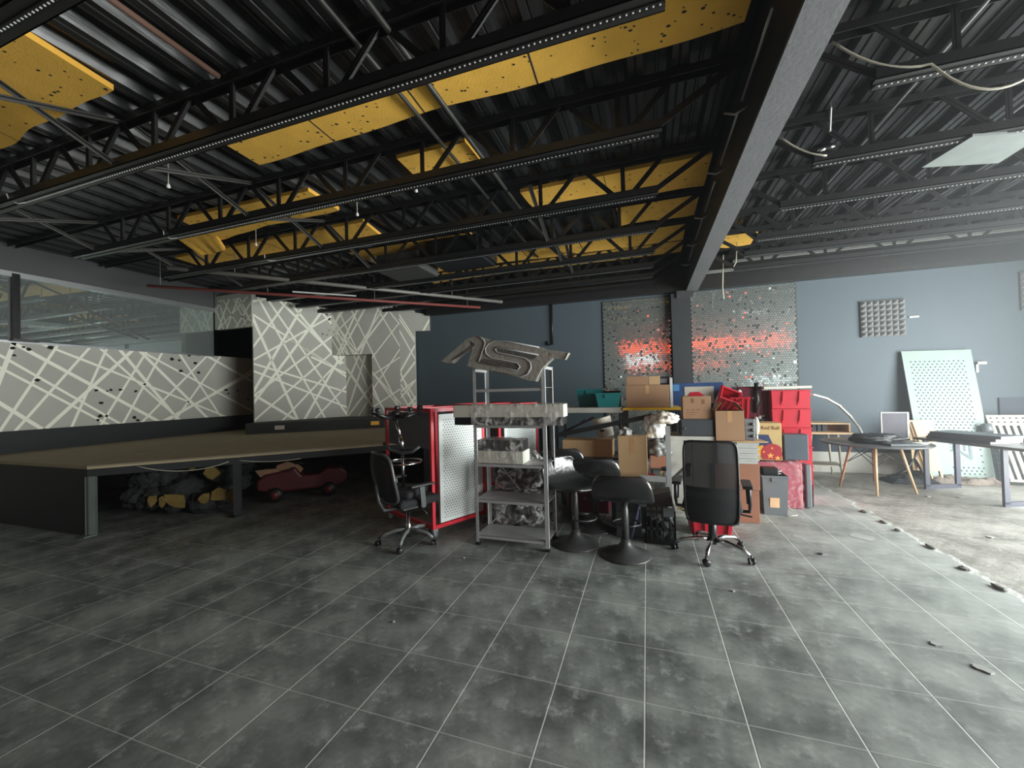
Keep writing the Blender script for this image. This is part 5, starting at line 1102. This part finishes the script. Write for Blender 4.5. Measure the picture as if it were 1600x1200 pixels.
t = thing('printer', 'dark grey printer tipped on top of the black slatted crate', 'printer', (.1, 4.4, .342)); mb = MB(); mb.hexa([(-.09, 4.34, .35), (.22, 4.34, .39), (.22, 4.6, .39), (-.09, 4.6, .35), (-.11, 4.36, .45), (.2, 4.36, .53), (.2, 4.6, .53), (-.11, 4.6, .45)]); mb.build('casing', mat('brown_black_plastic', (40, 38, 37), .5), t, bevel=.012)
mb = MB(); mb.bx(-.1, -.04, 4.325, 4.34, .37, .44); mb.build('cover', grey_pl, t); mb = MB(); mb.bx(.12, .22, 4.3, 4.315, .29, .38); mb.build('grey_plate', grey_pl, t)
mb = MB(); mb.tube([(-.2, 4.4, .012), (-.1, 4.36, .4), (-.16, 4.33, .46), (-.22, 4.35, .4)], .012, 8); tag(mb.build('lavender_hose', mat('lavender_plastic', (120, 124, 168), .5)), 'lavender tube end beside the front bar stool', 'tube')
t = thing('parts_bin', 'dark drawer rack low behind the front bar stool pole', 'rack', (-.25, 4.55, 0)); mb = MB(); mb.bx(-.36, -.1, 4.44, 4.66, .001, .44); mb.build('casing', mat('dusty_dark_grey', (52, 54, 55), .6), t, bevel=.005)
for k in range(3): mb = MB(); mb.bx(-.35, -.11, 4.43, 4.439, .03+.13*k, .14+.13*k); mb.build('drawer', dkgrey_pl, t)
ribbed_bin(Vector((.60, 4.86, .002)), .44, .3, .25, Matrix.Rotation(R(3), 4, 'Z'), 'red crate on the floor behind the chrome star base', 'red plastic crates')
mb = MB(); mb.blob((.36, 4.78, .27), (.08, .06, .04), 6, .4, 2.5, 3, False); tag(mb.build('paper_wad', mat('old_paper', (190, 172, 130), .9)), 'crumpled old paper on the red crate behind the office chair', 'paper')
t = thing('thermos', 'shiny steel flask standing behind the black slatted crate', 'flask', (.17, 4.95, 0)); mb = MB(); mb.lathe([(.06, 0), (.062, .01), (.062, .6), (.05, .63)], (.17, 4.95, .001), 24); mb.build('flask_body', alu, t); mb = MB(); mb.lathe([(.045, .63), (.045, .66), (.02, .67)], (.17, 4.95, .001), 20); mb.build('cap', black_plastic, t)
t = thing('red_frame_box', 'small red and white box under the grey crossbar', 'box', (.0, 5.0, 0)); mb = MB(); mb.bx(-.07, .05, 5.035, 5.07, .001, .5); mb.build('carton', cream, t); mb = MB(); mb.bx(-.09, .06, 5.034, 5.076, .5, .56); mb.build('lid', red_pl, t)

# ================================================================== RIGHT HAND SIDE
# small wooden desk with hutch
t = thing('wooden_desk', 'light wood desk with small hutch against the wall by the red totes', 'desk', (2.75, 7.9, 0))
YD = 7.92; xa_, xb_ = at(1262, 680, Y=YD).x, at(1334, 680, Y=YD).x; zt = at(1300, 676, Y=YD).z; zh = at(1300, 662, Y=YD).z
mb = MB(); mb.bx(xa_, xb_, YD, YD+.5, zt-.03, zt); mb.build('desktop', wood, t, bevel=.004)
mb = MB(); mb.bx(xa_+.02, xb_, YD+.1, YD+.5, zh-.02, zh); mb.bx(xa_+.02, xa_+.04, YD+.1, YD+.5, zt, zh-.02); mb.bx(xb_-.02, xb_, YD+.1, YD+.5, zt, zh-.02); mb.bx(xa_+.04, xb_-.02, YD+.46, YD+.48, zt, zh-.02); mb.build('hutch', wood, t)
for k in range(3): mb = MB(); mb.bx(xa_+.14+.07*k, xa_+.19+.07*k, YD+.2, YD+.44, zt+.001, zh-.03); mb.build('pigeonhole', navy_flat, t)
for x_, s_ in ((xa_+.06, -1), (xb_-.2, 1)):
    for y_ in (YD+.05, YD+.44): mb = MB(); mb.tube([(x_, y_, zt-.03), (x_+.05*s_, y_, 0)], [.022, .014], 10); mb.build('leg', cream, t)
mb = MB(); mb.bx(xa_+.06, xb_-.1, YD+.06, YD+.44, .2, .222); mb.build('lower_shelf', cream, t)
# white curved strip
pts = [at(1268, 616, Y=6.6), at(1290, 622, Y=7.1), at(1310, 633, Y=7.5), at(1328, 650, Y=7.9), at(1342, 668, Y=8.2), at(1346, 676, Y=8.3)]
mb = MB()
for a, b in zip(pts, pts[1:]): mb.bar(a, b+(b-a)*.06, .02, .055, (0, 1, 0))
tag(mb.build('curved_strip', white_p), 'white curved strip arching from the red totes down to the desk', 'strip')
# round table
RT = Vector((3.12, 7.25, 0)); RH = at(1370, 694, Y=7.0).z; Rr = .56
t = thing('round_table', 'round dark topped table on splayed wooden legs with wire braces', 'table', RT)
Rr = (at(1455, 690, Y=7.2).x-at(1287, 688, Y=7.2).x)/2; RT.x = (at(1455, 690, Y=7.2).x+at(1287, 688, Y=7.2).x)/2; t.location = RT
mb = MB(); mb.lathe([(Rr-.012, RH-.022), (Rr, RH-.012), (Rr, RH-.004), (Rr-.01, RH)], RT, 56); mb.build('top', dark_top, t)
feet = [at(1312, 760, Z=0), at(1371, 775, Z=0), at(1433, 772, Z=0), at(1366, 753, Z=0)]; tops = []
for f_ in feet:
    d = (Vector((f_.x, f_.y, 0))-RT); tp_ = RT+d*.62; tp_.z = RH-.022; tops.append(tp_); mb = MB(); mb.tube([Vector((f_.x, f_.y, 0)), tp_], [.013, .021], 10); mb.build('leg', orange_wood if f_ in (feet[0], feet[3]) else wood, t)
order = [0, 1, 2, 3]
for k in range(4):
    i, j = order[k], order[(k+1) % 4]; F_ = [Vector((f_.x, f_.y, 0)) for f_ in feet]
    for a, b in ((i, j), (j, i)): mb = MB(); mb.tube([tops[a].lerp(F_[a], .05), tops[b].lerp(F_[b], .45)], .005, 6); mb.build('wire_brace', black_steel, t)
c0 = RT+Vector((-.02, -.12, RH)); mb = MB(); mb.blob(c0+Vector((0, 0, .07)), (.3, .17, .075), 5, .22, 1.6, 4, True, -.068, .3); tag(mb.build('black_bag', mat('black_nylon', (26, 28, 31), .5, 0, .3, 8, .5, 16)), 'soft black bag lying on the round table', 'bag')
mb = MB(); mb.bx(-.2, .2, -.13, .13, 0, .03, Matrix.Translation(RT+Vector((.16, -.32, RH+.001))) @ Matrix.Rotation(R(8), 4, 'Z')); tag(mb.build('folder', dkgrey_pl, bevel=.004), 'dark flat folder in front of the black bag', 'folder')
for k in range(2):
    mb = MB(); mb.bx(-.11, .11, -.05, .05, 0, .014, Matrix.Translation(RT+Vector((.4, -.2-.07*k, RH+.002+.016*k))) @ Matrix.Rotation(R(25+12*k), 4, 'Z')); tag(mb.build('paper_stack', white_p), ['white papers on the right side of the round table, lower sheaf', 'white papers on the right side of the round table, upper sheaf'][k], 'papers')
# display board and tan chair
x0, x1 = at(1377, 665, Y=7.66).x, at(1421, 665, Y=7.66).x; z0, z1 = RH+.002, at(1400, 644, Y=7.66).z
t = thing('display_board', 'dark board in thin white frame standing at the back of the round table', 'board', ((x0+x1)/2, 7.66, RH)); mb = MB(); mb.bx(x0+.012, x1-.025, 7.665, 7.68, z0+.012, z1-.012); mb.build('panel', mat('plum_grey_panel', (70, 70, 78), .6), t)
mb = MB(); mb.bx(x0, x1, 7.66, 7.69, z1-.012, z1); mb.bx(x0, x0+.012, 7.66, 7.69, z0, z1-.012); mb.bx(x1-.025, x1, 7.66, 7.72, z0, z1-.012); mb.bx(x0+.012, x1-.025, 7.66, 7.69, z0, z0+.012); mb.build('frame', white_p, t)
t = thing('tan_panel', 'tan board on pale wooden legs leaning behind the round table', 'board', (4.0, 8.2, 0)); x0, x1 = at(1424, 690, Y=8.15).x, at(1459, 690, Y=8.15).x; z1 = at(1440, 657, Y=8.15).z; z0 = at(1440, 736, Y=8.0).z
mb = MB(); mb.hexa([(x0-.04, 8.05, z0), (x1, 8.05, z0), (x1, 8.07, z0), (x0-.04, 8.07, z0), (x0, 8.2, z1), (x1+.03, 8.2, z1), (x1+.03, 8.22, z1), (x0, 8.22, z1)]); mb.build('panel', mat('tan_board', (206, 178, 138), .7), t)
for a, b in (((x0+.02, 8.16, z1-.02), (x0+.16, 7.98, 0)), ((x1-.02, 8.24, z1-.02), (x1+.04, 8.06, 0))): mb = MB(); mb.bar(a, b, .03, .03); mb.build('leg', wood, t)
# trapezoid dining bench / long dark table
t = thing('long_table', 'long table with dark top and navy steel trapezoid legs at the right edge', 'table', (4.8, 7.0, 0))
TH = at(1560, 700, Y=6.9).z
c1 = at(1420, 680, Z=TH); c2 = at(1640, 702, Z=TH); 
TP = [at(1424, 682, Z=.745), at(1520, 676, Z=.745)]
l1, l2 = at(1573, 792, Z=0), at(1449, 764, Z=0); r1_, r2_ = at(1655, 815, Z=0), at(1470, 753, Z=0)
ax = Vector((l1.x-l2.x, l1.y-l2.y, 0)); axn = ax.normalized(); pn = Vector((-axn.y, axn.x, 0)) if Vector((-axn.y, axn.x, 0)).x > 0 else Vector((axn.y, -axn.x, 0))
Wt = .62; e0 = Vector((l2.x, l2.y, 0))-axn*.12-pn*.06; e1 = Vector((l1.x, l1.y, 0))+axn*.9-pn*.06; TZ = .75
mb = MB(); mb.prism([e0+Vector((0, 0, TZ-.035)), e1+Vector((0, 0, TZ-.035)), e1+pn*Wt+Vector((0, 0, TZ-.035)), e0+pn*Wt+Vector((0, 0, TZ-.035))], (0, 0, .035)); mb.build('top', dark_top, t, bevel=.004)
for base in (Vector((l2.x, l2.y, 0)), Vector((l1.x, l1.y, 0))):
    a = base+Vector((0, 0, .03)); b = base+pn*(Wt-.14)+Vector((0, 0, .03)); zt = Vector((0, 0, TZ-.065)); mb = MB(); mb.bar(a, a+zt, .07, .03, axn); mb.bar(b, b+zt, .07, .03, axn); mb.bar(a-pn*.035, b+pn*.035, .03, .06); mb.bar(a+zt-pn*.03, b+zt+pn*.03, .03, .05); mb.build('leg_frame', navy_steel, t)
cn = e0.lerp(e1, .26)+pn*.27
for k in range(3):
    M_ = Matrix.Translation(cn+axn*(.03*k)+Vector((0, 0, TZ+.001+.036*k))) @ Matrix.Rotation(math.atan2(axn.y, axn.x)+R(3*k), 4, 'Z'); mb = MB(); mb.bx(-.38, .38, -.2, .2, 0, .034, M_); mb.m(1).bx(.38, .384, -.2, .2, .004, .03, M_)
    tag(mb.build('framed_panel', [mat('slate_frame', (70, 76, 84), .45), white_p], bevel=.003), 'dark flat panel with white end on the long table, %s of three' % ['lowest', 'middle', 'topmost'][k], 'panel', 'flat panels on the long table')
M_ = Matrix.Translation(e0.lerp(e1, .72)+pn*.4+Vector((0, 0, TZ+.002))); mb = MB(); mb.bx(-.2, .2, -.12, .12, 0, .02, M_); tag(mb.build('tray', dkgrey_pl), 'thin dark tray on the long table near the right edge', 'tray')
# leaning perforated sheet
PL = [at(1447, 744, Z=0.0), at(1557, 748, Z=0.0)]
b0, b1 = Vector((PL[0].x, 8.2, .012)), Vector((PL[1].x, 8.2, .012)); b1.x = at(1557, 748, Y=8.2).x; b0.x = at(1443, 745, Y=8.2).x
t0, t1 = at(1408, 549, Y=8.54), at(1517, 546, Y=8.54)
zb0 = .012
def lp(u, v, h): 
    p = b0.lerp(b1, u).lerp(t0.lerp(t1, u), v); n = (b1-b0).cross(t0-b0).normalized(); return p+n*h
t = thing('perforated_sheet', 'tall white perforated metal sheet leaning against the blue grey wall', 'metal sheet', (4.9, 8.4, 0))
mb = MB(); mb.hexa([lp(0, 0, -.015), lp(1, 0, -.015), lp(1, 0, 0), lp(0, 0, 0), lp(0, 1, -.015), lp(1, 1, -.015), lp(1, 1, 0), lp(0, 1, 0)]); mb.m(1)
Wp, Hp = (b1-b0).length, (t0-b0).length
holes(mb, lambda u, v, h: lp(u/Wp, v/Hp, h), .1, Wp-.1, .1, Hp-.14, .06, .0115, lambda u, v: (v < .75 and .16 < u/Wp < .84 and not (v < .22 and u/Wp > .45)), .003)
def lq(px, py, h=.004):
    n = (b1-b0).cross(t0-b0).normalized(); p = at_plane(1400+px/8, 680+py/8, b0, n); return p+n*h*(1 if n.y < 0 else -1)
mb.m(2)
for poly in ([(775, 190), (800, 186), (850, 225), (925, 250), (950, 315), (830, 238)], [(835, 120), (870, 120), (875, 200), (850, 200)], [(905, 130), (935, 130), (965, 300), (945, 300), (915, 230)], [(705, 105), (713, 105), (718, 200), (708, 200)], [(662, 110), (700, 106), (700, 116), (664, 120)], [(668, 148), (704, 142), (704, 152), (670, 158)], [(676, 190), (700, 176), (708, 186), (690, 204), (678, 204)]):
    mb.face([lq(*q) for q in poly])
mb.build('sheet', [mat('pale_green_white_sheet', (128, 144, 138), .55, 0, .05), mat('hole_grey', (48, 55, 58), .8), mat('cut_logo', (104, 118, 122), .7)], t)
# wire grid, slatted piece, rug, cloth
t = thing('wire_grid', 'white wire grid leaning behind the long table', 'wire grid', (5.2, 8.3, 0)); x0, x1 = at(1552, 720, Y=8.35).x, at(1577, 720, Y=8.35).x; z1 = at(1560, 690, Y=8.35).z
mb = MB()
for k in range(5): mb.tube([(x0+(x1-x0+.1)*k/4, 8.35, 0.005), (x0+(x1-x0+.1)*k/4, 8.45, z1)], .006, 6)
for k in range(8): f_ = (k+.5)/8; mb.tube([(x0, 8.35+.1*f_, z1*f_), (x1+.1, 8.35+.1*f_, z1*f_)], .006, 6)
mb.build('grid_wires', grey_pl, t); mb = MB(); mb.tube([(x0-.01, 8.34, 0.01), (x0-.01, 8.44, z1+.02)], .014, 8); mb.build('side_tube', grey_steel, t)
t = thing('slatted_frame', 'cream slatted crib side with round holes at the right edge', 'slatted frame', (5.5, 8.1, 0))
def sl(u, v, h=0): 
    a = at(1573, 755, Z=.01); return Vector((a.x-.06+u*.75, 7.95+.4*v+h, .04+v*.98))
mb = MB(); mb.hexa([sl(0, .84, .02), sl(1, .84, .02), sl(1, .84, 0), sl(0, .84, 0), sl(0, 1, .02), sl(1, 1, .02), sl(1, 1, 0), sl(0, 1, 0)]); mb.m(1)
for k in range(9):
    for q in (.89, .95): c0 = sl(.06+.1*k, q, -.003); mb.face([c0+Vector((.016*math.cos(j*1.0472), 0, .016*math.sin(j*1.0472))) for j in range(6)])
mb.build('head_rail', [cream, hole], t)
for k in range(9): mb = MB(); mb.bar(sl(.05+.11*k, .05), sl(.05+.11*k, .84), .045, .02, (0, 1, 0)); mb.build('slat', cream, t)
mb = MB(); mb.bar(sl(0, .04), sl(1, .04), .05, .03, (0, 0, 1)); mb.build('foot_rail', cream, t)
mb = MB(); mb.tube([sl(-.06, .74, -.02), sl(-.06, .86, -.02)], .06, 14); mb.build('knob', grey_pl, t)
def rug(c, w, d, h, seed, m, label, rz=0):
    mb = MB(); M_ = Matrix.Translation(c) @ Matrix.Rotation(rz, 4, 'Z')
    def fn(u, v):
        x = (u-.5)*w; y = (v-.5)*d; e = min(1, 6*min(u, 1-u), 5*min(v, 1-v)); z = h*max(0, e)*(.65+.5*noise.noise(Vector((x*5+seed, y*9, 1)))+.25*noise.noise(Vector((x*16, y*20+seed, 3))))
        wob = .06*noise.noise(Vector((x*4, seed, v*3))); return M_ @ Vector((x, y+wob, max(.004, z)))
    mb.grid(fn, 60, 22); tag(mb.build('rug', m), label, 'rug')
p = at(1503, 752, Z=.02); rug(Vector((p.x, p.y-.02, 0)), 1.0, .34, .11, 4, rug_m, 'rumpled brown rag rug on the floor below the leaning sheet', R(-6))
p = at(1420, 752, Z=.02); rug(Vector((p.x+.02, p.y+.05, 0)), .66, .4, .12, 9, mat('black_cloth', (40, 42, 46), .9, 0, .3, 10), 'heap of black cloth on the floor under the round table', R(6))
mb = MB(); mb.tube([at(1400, 742, Y=8.0), at(1416, 735, Y=8.05), at(1428, 716, Y=8.1), at(1436, 700, Y=8.1)], .02, 8); mb.tube([at(1428, 716, Y=8.1), at(1440, 735, Y=8.0), at(1445, 745, Y=7.95)], .02, 8); tag(mb.build('black_hose', black_plastic), 'bent black tube behind the round table leg', 'tube')
# floor debris
DB = [(1292, 800, 20, 'pale plaster smear'), (1248, 838, 18, 'pale plaster smear'), (1345, 838, 24, 'pale plaster smear'), (1463, 1007, 10, 'white scrap'), (1536, 1046, 14, 'white scrap'), (1282, 866, 6, 'dark chip'), (725, 872, 3, 'white chip'), (615, 972, 4, 'white chip'), (1146, 924, 5, 'white chip'), (1450, 776, 5, 'white chip'), (1500, 778, 5, 'white chip'), (1548, 840, 7, 'white chip')]
PLC = ['on the floor nearest the grey bin', 'on the tiles right of the chrome star base', 'on the tiles near the bare screed', 'on the tiles at lower right, the farther of two', 'on the tiles at lower right, the nearer of two', 'on the tiles right of the office chair', 'on the tiles in front of the metal shelf', 'on the dark tiles at lower left of centre', 'on the tiles just in front of the chrome base', 'on the screed below the round table', 'on the screed left of the long table leg', 'on the screed at the right edge']
for k, (px, py, w_, nm) in enumerate(DB):
    c0 = at(px, py, Z=0); dpx = (c0-Vector((0, 0, EYE))).length/FPX; r = w_*dpx*.5; rg3 = random.Random(k); mb = MB(); n = 9
    mb.prism([(c0.x+r*rg3.uniform(.6, 1.1)*math.cos(2*math.pi*j/n), c0.y+r*rg3.uniform(.6, 1.1)*math.sin(2*math.pi*j/n), .0005) for j in range(n)], (0, 0, .0012 if 'smear' in nm else .008)); tag(mb.build('floor_scrap', hole if 'dark' in nm else mat('pale_plaster', (150, 152, 148), .9)), nm+' '+PLC[k], 'scrap')
rgl = random.Random(31)
for k in range(7):
    u = k/6; c0 = Vector((2.5+rgl.uniform(-.03, .05), 6.1-2.4*u+rgl.uniform(-.1, .1), .001)); mb = MB(); mb.blob(c0+Vector((0, 0, .01)), (.018+.015*rgl.random(), .03+.04*rgl.random(), .012), k, .4, 2, 2, False, -.009); tag(mb.build('screed_crumb', mat('grey_rubble', (96, 94, 90), .95)), 'crumb of broken screed along the tile edge, %s from the back' % ORD[k], 'rubble', 'rubble along the tile edge')
# ================================================================== ADDED GLARE HAZE AND LIGHT
mb = MB(); mb.bx(XL+.05, XR-.02, YF+.2, YB-.2, .002, ZC-.1); hz = mb.build('veil_haze', [], center=False); tag(hz, kind='structure')  # added scatter volume, thicker to the right, imitates the lens glare veil
hm = bpy.data.materials.new('veil_haze_air'); hm.use_nodes = True; hn = hm.node_tree; hn.nodes.clear()
ho = hn.nodes.new('ShaderNodeOutputMaterial'); hv = hn.nodes.new('ShaderNodeVolumeScatter'); hv.inputs['Anisotropy'].default_value = .3
hv.inputs['Color'].default_value = (.93, .98, 1, 1); hn.links.new(hv.outputs[0], ho.inputs['Volume']); hz.data.materials.append(hm)
ht = hn.nodes.new('ShaderNodeTexCoord'); hs = hn.nodes.new('ShaderNodeSeparateXYZ'); hr = hn.nodes.new('ShaderNodeMapRange'); hr.interpolation_type = 'SMOOTHSTEP'
hn.links.new(ht.outputs['Object'], hs.inputs[0]); hn.links.new(hs.outputs[0], hr.inputs[0]); hr.inputs[1].default_value = .3; hr.inputs[2].default_value = 5.5; hr.inputs[3].default_value = .0012; hr.inputs[4].default_value = .022
hn.links.new(hr.outputs[0], hv.inputs['Density'])
def area(name, loc, rot, sx, sy, power, col, spread=180):
    l = bpy.data.lights.new(name, 'AREA'); l.shape = 'RECTANGLE'; l.size = sx; l.size_y = sy; l.energy = power; l.color = col; l.spread = R(spread)
    o = bpy.data.objects.new(name, l); COL.objects.link(o); o.location = loc; o.rotation_euler = rot; return o
area('daylight_opening', (XR+.1, (W0+W1)/2, 1.6), (0, R(90), 0), 3.0, W1-W0-.1, 1600, (.95, 1.0, .98))
wd = bpy.data.worlds.new('world'); S.world = wd; wd.use_nodes = True
wd.node_tree.nodes['Background'].inputs[0].default_value = (.75, .85, 1, 1); wd.node_tree.nodes['Background'].inputs[1].default_value = .3
S.view_settings.view_transform = 'Standard'; S.view_settings.look = 'None'; S.view_settings.gamma = 1; S.view_settings.exposure = 0
S.view_settings.use_curve_mapping = False
S.cycles.use_denoising = True; S.cycles.max_bounces = 8; S.cycles.diffuse_bounces = 4; S.cycles.glossy_bounces = 4; S.cycles.transparent_max_bounces = 12
S.cycles.volume_step_rate = 2; S.cycles.volume_max_steps = 64
S.cycles.sample_clamp_indirect = 6
